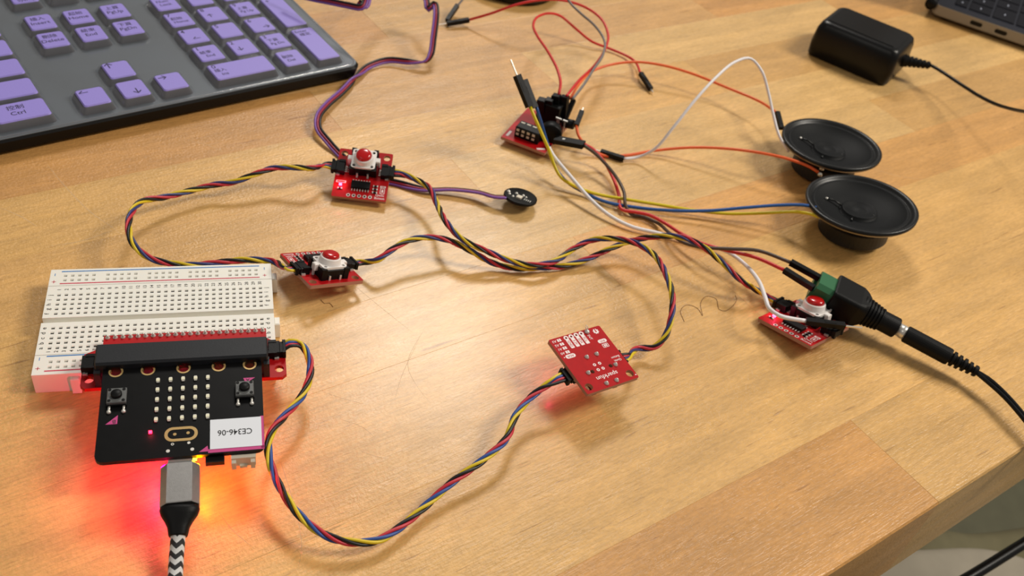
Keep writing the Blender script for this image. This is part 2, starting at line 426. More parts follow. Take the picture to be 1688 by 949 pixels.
# pale scratches worn into the varnish
def ribbon(pix, wd, name, matname, z=.03, parent=table):
    pts = spline([P(a, b, z) for a, b in pix], 3); mb = MB().use(matname); vs = []
    inv = Matrix.Rotation(-TA, 3, 'Z')
    for i, p in enumerate(pts):
        t = (pts[min(i+1, len(pts)-1)]-pts[max(i-1, 0)]).normalized(); n = V(-t.y, t.x, 0)
        k = wd/2*math.sin(math.pi*min(1, max(.08, i/(len(pts)-1)*.9+.05)))
        vs += [inv @ (p-n*k), inv @ (p+n*k)]
    mb.add(vs, [(2*i, 2*i+2, 2*i+3, 2*i+1) for i in range(len(pts)-1)])
    return mb.build(name, parent)
for pix, wd in [(((78, 272), (110, 310), (150, 350), (190, 378), (205, 392)), .55), (((0, 342), (35, 357), (62, 374)), .55), (((80, 405), (130, 398), (190, 378)), .5),
                (((463, 762), (480, 815), (494, 870), (497, 905), (492, 935)), .35), (((592, 742), (620, 752), (640, 756)), .3), (((560, 690), (600, 705), (618, 722)), .25),
                (((200, 372), (240, 350), (260, 335)), .4), (((660, 290), (700, 300), (722, 318), (718, 350)), .3), (((300, 228), (345, 240), (370, 252)), .3),
                (((560, 450), (620, 500), (680, 548)), .25), (((690, 560), (662, 620), (650, 660)), .22), (((700, 540), (672, 600), (690, 640), (708, 662)), .22),
                (((1430, 275), (1480, 290), (1530, 296)), .35), (((1450, 300), (1500, 312)), .3), (((520, 640), (560, 655), (610, 668)), .22), (((360, 842), (380, 870), (420, 905)), .2)]:
    ribbon(pix, wd, 'scratch', 'scratch')

fl = MB().use('floor'); fl.add([(-2500, -2500, -740), (3500, -2500, -740), (3500, 4500, -740), (-2500, 4500, -740)], [(0, 1, 2, 3)])
o = fl.build('floor'); o['kind'] = 'structure'

def sheet(name, label, matname, u0, u1, v0, v1, z, fold, edge):
    """rumpled fabric seen past the table edge"""
    a, b, c_, d = P(u0, v0, z), P(u1, v0, z), P(u0, v1, z), P(u1, v1, z)
    nx, ny = 60, 40; mb = MB().use(matname, True); vs = []
    for j in range(ny+1):
        for i in range(nx+1):
            s_, t = i/nx, j/ny
            t2 = t*(1-edge(s_)) + edge(s_)
            p = (a*(1-s_)+b*s_)*(1-t2)+(c_*(1-s_)+d*s_)*t2
            p = p + V(0, 0, fold(s_, t) - 26*max(0, 1-t*9)**2)
            vs.append(p)
    n = nx+1
    mb.add(vs, [(j*n+i, (j+1)*n+i, (j+1)*n+i+1, j*n+i+1) for j in range(ny) for i in range(nx)])
    o = mb.build(name); sm = o.modifiers.new('thick', 'SOLIDIFY'); sm.thickness = .002
    return tag(o, label, 'cloth')
sheet('khaki_cloth', 'dark khaki crumpled fabric hanging beyond the table edge, above the stone one', 'cloth_dark', 1380, 2100, 740, 1250, -330,
      lambda s_, t: 7*math.sin(9*s_+5*t)+4*math.sin(17*s_-8*t), lambda s_: .20+.05*math.sin(7*s_)+.10*s_)
sheet('stone_cloth', 'light stone-grey smooth fabric under the table corner, crossed by the thick black cord', 'cloth_light', 1380, 2000, 800, 1150, -270,
      lambda s_, t: 5*math.sin(6*s_+3*t), lambda s_: .24+.03*math.sin(12*s_)+.22*s_)
mb = MB().use('black_gloss', True); pts = spline([P(1400, 1060, -150), P(1500, 1006, -150), P(1596, 952, -150), P(1690, 894, -150), P(1850, 796, -150)], 6); mb.tube(pts, 3.1, 14)
tag(mb.build('mains_cable'), 'thick black glossy cord crossing below the table corner', 'cord')

# ------------------------------------------------------------------ shared electronic pieces
def jst(parent, x, y, dirx, plugged=True, zb=0.0):
    """4-pin cable socket at a board edge, mouth towards dirx"""
    mb = MB().use('black'); d = dirx
    mb.box((x, y, zb+1.5), (4.2, 6.2, 3.0), ch=.25)
    mb.box((x-d*.6, y+2.7, zb+1.5), (3.0, 1.3, 3.4)); mb.box((x-d*.6, y-2.7, zb+1.5), (3.0, 1.3, 3.4))
    s_ = mb.build('cable_socket', parent)
    mp = MB().use('solder')
    for k in range(4): mp.box((x-d*2.6, y-1.5+k, zb+.25), (1.2, .35, .4))
    for k in (-1, 1): mp.box((x+d*.9, y+k*3.5, zb+.4), (1.6, 1.0, .8))
    mp.build('contact', s_)
    if plugged:
        mb = MB().use('black'); mb.box((x+d*2.9, y, zb+1.5), (2.2, 5.6, 2.5), ch=.2)
        mb.box((x+d*3.6, y+2.7, zb+1.6), (1.2, 1.0, 3.2)); mb.box((x+d*3.6, y-2.7, zb+1.6), (1.2, 1.0, 3.2))
        mb.box((x+d*3.7, y, zb+2.9), (.9, 4.4, .5))
        mb.build('cable_plug', s_)
def big_button(parent, y=5.2):
    mb = MB().use('black'); mb.box((0, y, 2.2), (12, 12, 4.4), ch=.2)
    for sx in (-1, 1):
        for sy in (-1, 1): mb.box((sx*5.2, y+sy*5.2, 2.5), (2.2, 2.2, 5.0))
    base = mb.build('switch_base', parent)
    mb = MB().use('white_plastic')
    mb.plate(rrect(-5.6, y-5.4, 5.6, y+5.4, 1.2), [circ(sx*4.2, y+sy*4.1, .75, 10) for sx in (-1, 1) for sy in (-1, 1)], 4.4, 5.4)
    for sx in (-1, 1):
        mb.box((sx*6.5, y+.2, 3.9), (2.2, 2.6, 3.0), ch=.3); mb.box((sx*7.1, y+.2, 2.0), (.8, 1.0, 4))
    mb.use('white_plastic', True); X = Matrix.Translation(V(0, y, 0))
    mb.lathe([(4.9, 5.3), (4.6, 5.8), (4.4, 7.6), (4.15, 8.0), (3.6, 8.0), (3.6, 6.8)], 32, X, cap0=False, cap1=True)
    mb.build('button_ring', parent, 'white ring collar with dark holes at its corners')
    mb = MB().use('red_dome', True)
    mb.lathe([(3.55, 6.8), (3.55, 8.6), (3.35, 9.1), (2.6, 9.5), (1.4, 9.7), (.3, 9.75)], 32, X)
    mb.build('button_cap', parent, 'translucent red round cap')
    mp = MB().use('solder')
    for sx in (-2.5, 2.5):
        mp.box((sx, y-6.3, 1.0), (.8, .5, 2.0)); mp.box((sx, y-6.9, .3), (.9, 1.2, .5)); mp.box((sx, y+6.3, 1.0), (.8, .5, 2.0))
    mp.build('switch_pin', base)
    return base
BH = 14.1
def button_board(label, R, T, scale=(1, 1, 1), lit=True, left=True, right=True, backtext=False):
    mw = mtx(R, T, scale)
    t = thing('button_board', label, 'circuit board', mw, 'red square illuminated-button boards')
    holes = [circ(-10.1, 11.2, 1.65), circ(10.1, 11.2, 1.65)] + [circ(-5.08+2.54*i, -12.5, .5, 8) for i in range(5)]
    if backtext: holes += [circ(-4.3, 5.4, .9, 10), circ(4.7, 5.4, .9, 10)]
    mb = MB().use('pcb_red'); mb.plate(rrect(-12.7, -BH, 12.7, BH, .6, 2), holes, -1.6, 0, 'pcb_edge'); mb.build('circuit_plate', t)
    jst(t, -10.6, 1.9, -1, left); jst(t, 10.6, 1.9, 1, right)
    big_button(t)
    mb = MB().use('black'); mb.box((0, -6.9, .95), (8.7, 3.9, 1.5), ch=.15); mb.build('chip', t)
    mb = MB().use('solder')
    for k in range(7):
        for sy in (-1, 1): mb.box((-3.81+1.27*k, -6.9+sy*2.5, .35), (.42, 1.4, .5))
    mb.build('chip_pin', t, 'two rows of bright chip legs')
    mb = MB().use('solder')
    for x, y in ((6.9, -6.2), (6.9, -8.0), (6.9, -9.8)): mb.box((x-.9, y, .3), (.5, .9, .6)); mb.box((x+.9, y, .3), (.5, .9, .6))
    mb.use('black')
    for x, y in ((6.9, -6.2), (6.9, -8.0), (6.9, -9.8)): mb.box((x, y, .3), (1.3, .9, .5))
    mb.build('resistor', t)
    mb = MB().use('silk'); z = .03
    mb.text('Qwiic', 9.4, -10.9, z, 1.25); mb.text('Button', 9.4, -12.6, z, 1.25)
    for a, b in ((1, 0), (-1, 0)): mb.rect(10.3+a*.95, -8.3, z, .25, 3)
    for b in (1, -1): mb.rect(10.3, -8.3+b*1.5, z, 2.1, .25)
    mb.rect(10.3, -8.3, z, .7, 1.6); mb.rect(10.3, -5.9, z, 2.6, 1.0); mb.use('pcb_red').rect(10.3, -5.9, z+.01, 1.6, .45)
    mb.use('silk').rect(-9.4, -5.3, z, 4.6, 1.3); mb.use('pcb_red').rect(-9.4, -5.3, z+.01, 3.6, .7)
    mb.use('silk')
    for sx in (-3.0, -2.0, 2.0, 3.0): mb.rect(sx*1.0, -3.9, z, .3, .25)
    for k in range(3): mb.rect(-6.9, .6+k*1.2, z, .9, .3)
    mb.build('board_print', t, 'white lettering and outlines')
    mb = MB().use('solder')
    for k in range(5): mb.disc(-5.08+2.54*k, -12.5, .03, .92, 14, .5)
    mb.build('solder_pad', t)
    mb = MB().use('led_pink' if lit else 'led_off'); mb.box((-9.4, -7.3, .4), (1.3, .9, .7)); mb.build('status_light', t, 'lit pink-red indicator')
    mb = MB().use('silk'); mb.box((-10.2, -9.3, .25), (.6, .8, .5)); mb.box((-8.6, -9.3, .25), (.6, .8, .5)); mb.use('black').box((-9.4, -9.3, .25), (1.0, .8, .4)); mb.build('resistor', t)
    if lit:
        p = wpt(mw, -9.4, -7.3, 1.6); point_glow('status_glow', p, .0011 if not backtext else .003, (1, .05, .16))
    if backtext:
        zb = -1.6-.03; mb = MB().use('silk')
        # back print, read with the board turned over (mirror in x)
        def bt(s_, x, y, h, rot=0, mt='silk', dz=0, sx=1.0):
            vs, fs = text_geo(s_); c, q = math.cos(rot), math.sin(rot); k = h/.72
            mb.use(mt); mb.add([(-((c*a*sx-q*b)*k+x), (q*a*sx+c*b)*k+y, zb-dz) for a, b, _ in vs], [tuple(reversed(f)) for f in fs])
        def br(x, y, a, b, mt='silk', dz=0, r=0):
            mb.use(mt); pts = rrect(-x-a/2, y-b/2, -x+a/2, y+b/2, r or .01, 3); mb.add([(p[0], p[1], zb-dz) for p in pts], [tuple(reversed(range(len(pts))))])
        # coordinates below: x to the right, y up, seen from the back with the mounting holes at the top
        bt('sparkfun', -.4, 9.0, 1.9, sx=1.15)
        bt('Qwiic', -9.4, 3.9, 1.05); bt('Button', -9.4, 2.2, 1.05)
        for i, s_ in enumerate(('A3', 'A2', 'A1', 'A0')):
            y = -12.6+i*2.08; bt(s_, 10.8, y, 1.15); br(8.9, y, .8, 1.3); br(7.9, y, .8, 1.3)
        br(8.4, -4.2, 4.6, 1.9, r=.9); bt('ADR', 8.4, -4.2, 1.1, 0, 'pcb_red', .01)
        for i, s_ in enumerate(('GND', '3.3V', 'SDA', 'SCL', 'INT')):
            x = 4.9-2.5*i
            if i < 4: br(x, -9.6, 1.7, 4.6, r=.3); bt(s_, x, -9.6, 1.2, math.pi/2, 'pcb_red', .01, .85)
            else: bt('INT', x, -9.9, 1.2, math.pi/2)
            k = 14; mb.use('silk')
            if i < 4: mb.add([(-(x+q*math.cos(2*math.pi*j/k)), -12.7+q*math.sin(2*math.pi*j/k), zb-.01) for q in (.5, 1.1) for j in range(k)], [(j, k+j, k+(j+1) % k, (j+1) % k)[::1] for j in range(k)])
        br(-9.0, -6.6, 4.2, 1.8, r=.85); bt('INT', -9.0, -6.6, 1.1, 0, 'pcb_red', .01)
        br(-9.0, -4.2, 2.9, 1.9, r=.3); br(-9.0, -4.2, 2.4, 1.4, 'pcb_red', .01); br(-9.45, -4.2, .6, 1.1, 'silk', .02); br(-8.55, -4.2, .6, 1.1, 'silk', .02); br(-9.0, -4.2, .5, .3, 'silk', .02)
        # gear emblem
        g = []
        for j in range(24): a = 2*math.pi*j/24; r_ = 1.35 if (j//1) % 3 else 1.0; g.append((9.4+r_*math.cos(a), -11.8+r_*math.sin(a)))
        mb.use('silk'); mb.add([(p[0], p[1], zb-.01) for p in g], [tuple(reversed(range(24)))]); br(-9.4, -12.6, .5, 1.3, 'pcb_red', .02); mb.use('pcb_red'); mb.add([(9.4+.4*math.cos(j), -11.7+.4*math.sin(j), zb-.03) for j in range(6)], [(5, 4, 3, 2, 1, 0)])
        for x, y in ((1.0, 2.8), (-1.5, 2.8), (.9, 5.4), (-1.5, 5.4)):
            k = 12; mb.use('silk'); mb.add([(x+q*math.cos(2*math.pi*j/k), y+q*math.sin(2*math.pi*j/k), zb-.01) for q in (.3, .7) for j in range(k)], [(j, k+j, k+(j+1) % k, (j+1) % k) for j in range(k)])
        br(-12.1, 12.6, .6, .6, r=.29); br(11.3, -4.3, .5, .5, r=.24)
        mb.build('back_print', t, 'white maker lettering, pin names and emblem on the red underside')
        mb = MB().use('solder', True)
        for x, y in ((-2.4, -1.5), (2.5, -1.5), (-6.4, 5.4), (6.9, 5.6), (-2.3, 12.2), (2.6, 12.3)):
            mb.lathe([(1.05, -1.6), (.85, -2.0), (.4, -2.7), (.1, -2.9)], 12, Matrix.Translation(V(x, y, 0)) @ Matrix.Diagonal((1, 1, 1, 1)))
        mb.lathe([(1.2, -1.6), (1.0, -2.3), (.3, -2.8)], 8, Matrix.Translation(V(5.4, -12.6, 0)))
        mb.tube([V(5.4, -12.6, -2.2), V(5.9, -13.6, -3.4), V(5.0, -14.1, -4.3)], .18, 5); mb.tube([V(5.4, -12.6, -2.2), V(4.7, -13.5, -3.4), V(4.2, -13.3, -4.4)], .18, 5)
        mb.build('solder_joint', t)
    return t, mw

# ------------------------------------------------------------------ the four button boards
R1 = [[0.9928, -0.1189, 0.0109], [0.1163, 0.9423, -0.3139], [0.0270, 0.3129, 0.9494]]
b1, m1 = button_board('red button board nearest the keyboard, under the purple ribbon cable, lit pink', R1, (-80.06, 358.72, 8.02))
R2 = [[-0.7230, 0.6867, 0.0759], [-0.6487, -0.7125, 0.2672], [0.2375, 0.1440, 0.9606]]
b2, m2 = button_board('red button board right of the white breadboard, button towards the viewer', R2, (-79.55, 289.58, 7.65), (.98, .975, 1), lit=False)
R3s = [[0.7682, -0.6315, 0.1047], [0.6370, 0.7704, -0.0274], [-0.0634, 0.0877, 0.9941]]
R3 = [[r[0], -r[1], -r[2]] for r in R3s]
b3, m3 = button_board('upside-down red button board showing its printed underside', R3, (36.4, 260.4, 14.6), backtext=True)
R4 = [[0.7054, 0.6991, -0.1172], [-0.6732, 0.7124, 0.1982], [0.2221, -0.0609, 0.9731]]
b4, m4 = button_board('red button board with lit pink light in front of the green and black barrel adapter', R4, (130.29, 321.92, 5.2), (1.113, 1.05, 1.08))

# ------------------------------------------------------------------ breadboard
BBR = rotz(.3618); BBT = (-157.43, 216.16, 0); BBM = mtx(BBR, BBT)
bb = thing('breadboard', 'white half-size breadboard carrying the red edge-connector board', 'breadboard', BBM)
def grid_block(x0, x1, y0, y1, hx, hy, zt, hs=1.32, depth=2.6, dark='hole_dark', base=0.0, skip=None):
    """slab whose top has real square sockets at hx x hy"""
    mb = MB().use('board_white'); xs = [x0]; ys = [y0]
    for h in hx: xs += [h-hs/2, h+hs/2]
    for h in hy: ys += [h-hs*.45, h+hs*.45]
    xs.append(x1); ys.append(y1)
    for i in range(len(xs)-1):
        for j in range(len(ys)-1):
            a, b, c_, d = xs[i], xs[i+1], ys[j], ys[j+1]
            if i % 2 and j % 2:
                zz = zt-depth
                ca, cb, cc, cdd = a+.06, b-.06, c_+.3, d-.3
                mb.use('board_white').add([(a, c_, zt), (b, c_, zt), (b, d, zt), (a, d, zt), (ca, cc, zt-.35), (cb, cc, zt-.35), (cb, cdd, zt-.35), (ca, cdd, zt-.35)], [(0, 1, 5, 4), (1, 2, 6, 5), (2, 3, 7, 6), (3, 0, 4, 7)])
                mb.use(dark).add([(ca, cc, zt-.35), (cb, cc, zt-.35), (cb, cdd, zt-.35), (ca, cdd, zt-.35), (ca, cc, zz), (cb, cc, zz), (cb, cdd, zz), (ca, cdd, zz)], [(0, 1, 5, 4), (1, 2, 6, 5), (2, 3, 7, 6), (3, 0, 4, 7), (4, 5, 6, 7)])
                mb.use('board_white')
            else: mb.add([(a, c_, zt), (b, c_, zt), (b, d, zt), (a, d, zt)], [(0, 1, 2, 3)])
    mb.add([(x0, y0, base), (x1, y0, base), (x1, y1, base), (x0, y1, base), (x0, y0, zt), (x1, y0, zt), (x1, y1, zt), (x0, y1, zt)], [(0, 1, 5, 4), (1, 2, 6, 5), (2, 3, 7, 6), (3, 0, 4, 7), (3, 2, 1, 0)])
    return mb
cols = [i*2.54 for i in range(30)]
rail = [1.1+2.54*(6*g+i) for g in range(5) for i in range(5)]
X0, X1 = -4.3, 78.3
grid_block(X0, X1, -3.25, 13.0, cols, [0, 2.54, 5.08, 7.62, 10.16], 9).build('terminal_block', bb, 'lower socket block, rows a to e')
grid_block(X0, X1, 15.6, 33.0, cols, [17.78, 20.32, 22.86, 25.4, 27.94], 9).build('terminal_block', bb, 'upper socket block, rows f to j')
grid_block(X0, X1, 33.25, 42.6, rail, [36.3, 38.9], 9, depth=.7, dark='hole_pale').build('power_rail', bb, 'upper rail with blue and red lines')
grid_block(X0, X1, -12.9, -3.5, rail, [-9.4, -6.8], 9, depth=.7, dark='hole_pale').build('power_rail', bb, 'lower rail with blue and red lines')
mb = MB().use('board_white'); mb.box((37, 14.3, 3), (82.6, 2.6, 6)); mb.box((37, 33.12, 4.2), (82.4, .3, 8.4)); mb.box((37, -3.4, 4.2), (82.4, .3, 8.4)); mb.build('centre_channel', bb)
for x, y, a, b in ((79.3, 36.5, 2.2, 4.2), (79.3, 10.5, 2.2, 4.2), (9.5, -13.7, 3.0, 1.8)):
    MB().use('board_white').box((x, y, 3.9), (a, b, 7.2), ch=.4).build('joining_tab', bb)
mb = MB(); z = 9.04
for y, c_ in ((41.3, 'blue_line'), (34.35, 'red_line'), (-4.1, 'blue_line'), (-11.2, 'red_line')): mb.use(c_).rect(36.6, y, z, 74, .52)
for x in (-2.6, 75.6):
    for y, c_, t_ in ((39.6, 'blue_line', 0), (35.5, 'red_line', 1), (-5.2, 'blue_line', 0), (-9.8, 'red_line', 1)):
        mb.use(c_).rect(x, y, z, .25 if not t_ else 1.5, 1.5 if not t_ else .25)
        if t_: mb.rect(x, y, z, .25, 1.5)
mb.use('ink')
for i in range(30):
    mb.text(str(i+1), cols[i]-.1, 30.9, z, 1.35, math.pi/2); mb.text(str(i+1), cols[i]-.1, -1.9, z, 1.35, math.pi/2)
for j, ch in enumerate('abcde'):
    for x in (-2.9, 75.9): mb.text(ch, x, j*2.54, z, 1.65, math.pi/2)
for j, ch in enumerate('fghij'):
    for x in (-2.9, 75.9): mb.text(ch, x, 17.78+j*2.54, z, 1.65, math.pi/2)
mb.build('printed_marks', bb, 'row letters, column numbers and rail lines')

# ------------------------------------------------------------------ red edge-connector board plugged into the breadboard
ec = thing('edge_connector_board', 'red breakout board plugged into the breadboard, long charcoal edge socket holding the black computer board', 'circuit board', BBM)
outl = [(12.8, -8), (16.5, -6), (18.5, -4), (18.5, .9), (75, .9), (75, -4), (77.5, -6), (81.4, -9), (81.4, -22.7), (79.9, -24.2), (14.3, -24.2), (12.8, -22.7)]
mb = MB().use('pcb_red'); mb.plate(list(reversed(outl)), [circ(15.3, -20.1, 1.65), circ(78.9, -20.1, 1.65), circ(17.9, -23.3, .4, 8)], 11.5, 13.0, 'pcb_red'); mb.build('circuit_plate', ec)
mb = MB().use('black'); mb.box((46.9, -.25, 10.25), (56, 2.3, 2.5)); mb.build('pin_header', ec)
for k in range(22):
    mb = MB().use('solder', True); mb.lathe([(.95, 13.0), (.8, 13.25), (.45, 13.7), (.38, 14.3), (.1, 14.4)], 10, Matrix.Translation(V(19.8+2.57*k, -.25, 0))); mb.use('pcb_red').disc(19.8+2.57*k, -.25, 13.02, 1.15, 10); mb.build('header_pin', ec)
# socket body
mb = MB().use('charcoal')
def sec(x, ins=0): return [(x, -22.4+ins, 13.2+ins), (x, -22.4+ins, 22.0-ins), (x, -21.7+ins, 22.8-ins), (x, -13.2-ins, 22.8-ins), (x, -12.5-ins, 22.0-ins), (x, -12.5-ins, 13.2+ins)]
mb.loft([[Vector(p) for p in sec(x, i)] for x, i in ((18.3, .5), (18.8, 0), (74.6, 0), (75.1, .5))][::-1])
mb.box((18.9, -22.0, 16.4), (2.0, 3.6, 6.6)); mb.box((74.5, -22.0, 16.4), (2.0, 3.6, 6.6))
mb.build('edge_socket', ec, 'long charcoal socket')
for k in range(5):
    MB().use('black').box((22.6+11.45*k+1.6, -22.5, 20.6), (4.4, .5, 1.4)).build('socket_notch', ec)
jst(ec, 77.4, -11.8, 1, True, 13.0); jst(ec, 14.9, -14.2, -1, False, 13.0)
mb = MB().use('silk')
mb.text('I2C', 78.0, -7.8, 13.03, 1.1); mb.rect(77.2, -9.6, 13.03, .6, .6)
for k in range(4): mb.rect(76.3, -10.5-k*1.0, 13.03, .9, .3)
mb.build('board_print', ec)

# ------------------------------------------------------------------ micro computer board
MR = rmul(rotz(.3600), rotx(.075)); MT = (-92.61, 177.0, 17.13); MM = mtx(MR, MT)
mc = thing('microcontroller_board', 'black single-board computer with lamp grid and white sticker, plugged into the charcoal socket', 'circuit board', MM)
ringx = [-21.8, -11.6, -.1, 11.5, 21.9]
mb = MB().use('pcb_black'); mb.plate(rrect(-25.9, 0, 25.9, 43, 2.6), [circ(x, 36.1, 1.75) for x in ringx], -1.6, 0); mb.build('circuit_plate', mc)
for x in ringx:
    mb = MB().use('gold', False); n = 24
    mb.disc(x, 36.1, .05, 2.35, n, 1.75)
    mb.add([(x+1.74*math.cos(2*math.pi*i/n), 36.1+1.74*math.sin(2*math.pi*i/n), zz) for zz in (-1.6, .05) for i in range(n)], [(i, (i+1) % n, n+(i+1) % n, n+i) for i in range(n)])
    mb.build('contact_ring', mc)
for i in range(5):
    for j in range(5):
        mb = MB().use('led_off'); x, y = -8.15+4.03*i, 14.85+4.07*j; mb.box((x, y, .35), (1.15, 1.1, .7)); mb.use('solder'); mb.box((x, y+.75, .25), (.9, .4, .5)); mb.box((x, y-.75, .25), (.9, .4, .5)); mb.build('display_light', mc)
for x, y in ((-20.6, 24.6), (20.0, 24.4)):
    mb = MB().use('key_frame'); mb.box((x, y, 1.1), (6.0, 6.0, 2.2), ch=.3); mb.use('black').box((x, y-.2, .5), (6.2, 6.4, .9))
    for sx in (-1, 1):
        for sy in (-1, 1): mb.use('black').lathe([(.55, 2.2), (.5, 2.35)], 8, Matrix.Translation(V(x+sx*2.2, y+sy*2.2, 0)))
    s_ = mb.build('push_button', mc, 'small grey push button with black round cap')
    mb = MB().use('black', True); mb.lathe([(1.75, 2.2), (1.75, 3.1), (1.5, 3.4)], 20, Matrix.Translation(V(x, y, 0))); mb.build('button_cap', s_)
    mb = MB().use('solder', True)
    for sx in (-2.25, 2.25):
        mb.lathe([(.75, 0), (.7, .5), (.3, .9)], 10, Matrix.Translation(V(x+sx, y-5.4, 0))); mb.box((x+sx, y-3.9, .3), (.7, 2, .6))
    mb.build('button_leg', s_)
z = .04
mb = MB().use('pink'); mb.add([(-23.6, 14.4, z), (-20.0, 14.4, z), (-20.0, 17.9, z)], [(0, 1, 2)]); mb.use('ink').text('B', -21.0, 15.4, z+.02, 1.5, math.pi); mb.build('button_mark', mc, 'magenta triangle lettered B')
mb = MB().use('pink'); mb.add([(19.6, 30.2, z), (20.4, 27.9, z), (23.6, 30.2, z)], [(0, 1, 2)]); mb.use('ink').text('A', 21.1, 29.3, z+.02, 1.3, math.pi); mb.build('button_mark', mc, 'magenta triangle lettered A')
mb = MB().use('pink'); mb.add([(5.4, 1.1, z), (8.3, 1.1, z), (8.0, 3.3, z)], [(0, 1, 2)]); mb.rect(17, 1.15, z, 17.6, 1.4); mb.rect(25.3, 7.2, z, 1.1, 13); mb.build('corner_flash', mc, 'magenta corner flash around the sticker')
mb = MB().use('gold'); lo = rrect(-5.4, 5.9, 4.9, 11.5, 2.6, 6); li = rrect(-4.4, 6.9, 3.9, 10.5, 1.75, 6); k = len(lo)
mb.add([(p[0], p[1], .06) for p in lo+li], [(i, (i+1) % k, k+(i+1) % k, k+i) for i in range(k)])
mb.disc(-2.2, 8.7, .07, .55); mb.disc(1.9, 8.9, .07, .55)
mb.use('solder').disc(-2.8, 4.9, .06, .5, 12, .25); mb.disc(2.2, 5.0, .06, .5); mb.disc(-4.1, 2.4, .06, .6); mb.disc(3.3, 2.4, .06, .6)
mb.build('touch_logo', mc, 'gold rounded oval with two dots')
mb = MB().use('sticker'); mb.box((16.9, 7.5, .12), (16.3, 11.6, .16)); s_ = mb.build('sticker', mc, 'white paper sticker reading CE346-06')
MB().use('ink').text('CE346-06', 16.6, 7.9, .24, 2.25, math.pi, sx=.88).build('sticker_text', s_)
mb = MB().use('led_red'); mb.box((-9.7, 10.0, .35), (1.0, .9, .6)); mb.build('status_light', mc, 'small lit red lamp')
mb = MB().use('tin'); mb.box((-.4, 2.0, -2.95), (7.6, 5.8, 2.7)); mb.build('cable_port', mc, 'metal socket under the edge')
mb = MB().use('black'); mb.box((10.2, .2, -2.6), (5.8, 4.6, 2.0)); mb.build('reset_button', mc)
mb = MB().use('cream'); mb.box((19.0, 1.8, -4.0), (7.8, 6.2, 4.6)); mb.box((16.0, -1.8, -4.4), (1.4, 1.6, 3.6)); mb.box((22.0, -1.8, -4.4), (1.4, 1.6, 3.6)); mb.box((19.0, -1.6, -5.6), (2.4, 1.2, 1.2)); mb.build('battery_socket', mc, 'cream two-pin socket under the edge')
mb = MB().use('led_yellow'); mb.box((4.0, -.1, -1.95), (1.2, 1.0, .7)); mb.build('power_light', mc, 'lit yellow lamp beside the cable port')
point_glow('red_power_glow', wpt(MM, -7.5, 2.0, -5.0), .062, (1, .0, .10))
point_glow('yellow_power_glow', wpt(MM, 5.2, -.6, -4.2), .020, (1, .26, .0))
point_glow('red_front_glow', wpt(MM, -9.7, 10.0, 1.6), .0004, (1, .05, .1))
point_glow('red_socket_glow', wpt(MM, -12, 20.0, -5), .0015, (1, .03, .08))

# usb plug and braided cable
pa = wpt(MM, -.4, -.6, -3.0); pb = P(296.5, 836, 12.5)
usb = thing('usb_cable', 'silver plug on a black and white braided cable at the bottom of the frame', 'cable')
X, L = along(pa, pb)
mb = MB().use('tin'); mb.box((0, 0, -.2), (6.8, 1.8, 3.6), X); mb.build('plug_tip', usb)
def octo(hx, hy, c_): return [(-hx+c_, -hy), (hx-c_, -hy), (hx, -hy+c_), (hx, hy-c_), (hx-c_, hy), (-hx+c_, hy), (-hx, hy-c_), (-hx, -hy+c_)]
mb = MB().use('steel'); mb.loft([[V(x*k, y*k, z_) for x, y in octo(5.9, 3.4, 2.1)] for z_, k in ((1.2, .9), (1.8, 1), (L-.3, 1), (L, .97))], X); mb.build('plug_shell', usb, 'brushed silver plug shell')
pc = P(293.5, 884, 9.5); X2, L2 = along(pb, pc)
def sup(a, b, n=20, e=2.6):
    out = []
    for i in range(n):
        t = 2*math.pi*i/n; c_, s_ = math.cos(t), math.sin(t); out.append((math.copysign(abs(c_)**(2/e)*a, c_), math.copysign(abs(s_)**(2/e)*b, s_)))
    return out
mb = MB().use('rubber', True); mb.loft([[V(x, y, z_*L2) for x, y in sup(a, b)] for z_, a, b in ((-.02, 5.7, 3.3), (.1, 6.0, 3.6), (.28, 5.5, 3.4), (.5, 4.2, 3.0), (.7, 3.3, 2.8), (.95, 2.9, 2.7), (1.0, 2.7, 2.6))], X2); mb.build('strain_relief', usb)
mb = MB().use('braid', True); pts = spline([pc-(pc-pb).normalized()*1.5, pc, P(291, 915, 6.5), P(289, 949, 4.0), P(286, 1000, 2.4), P(280, 1080, 2.4)], 1.5); mb.tube(pts, 2.2, 32); mb.build('braided_sleeve', usb, 'black and white zigzag braid')

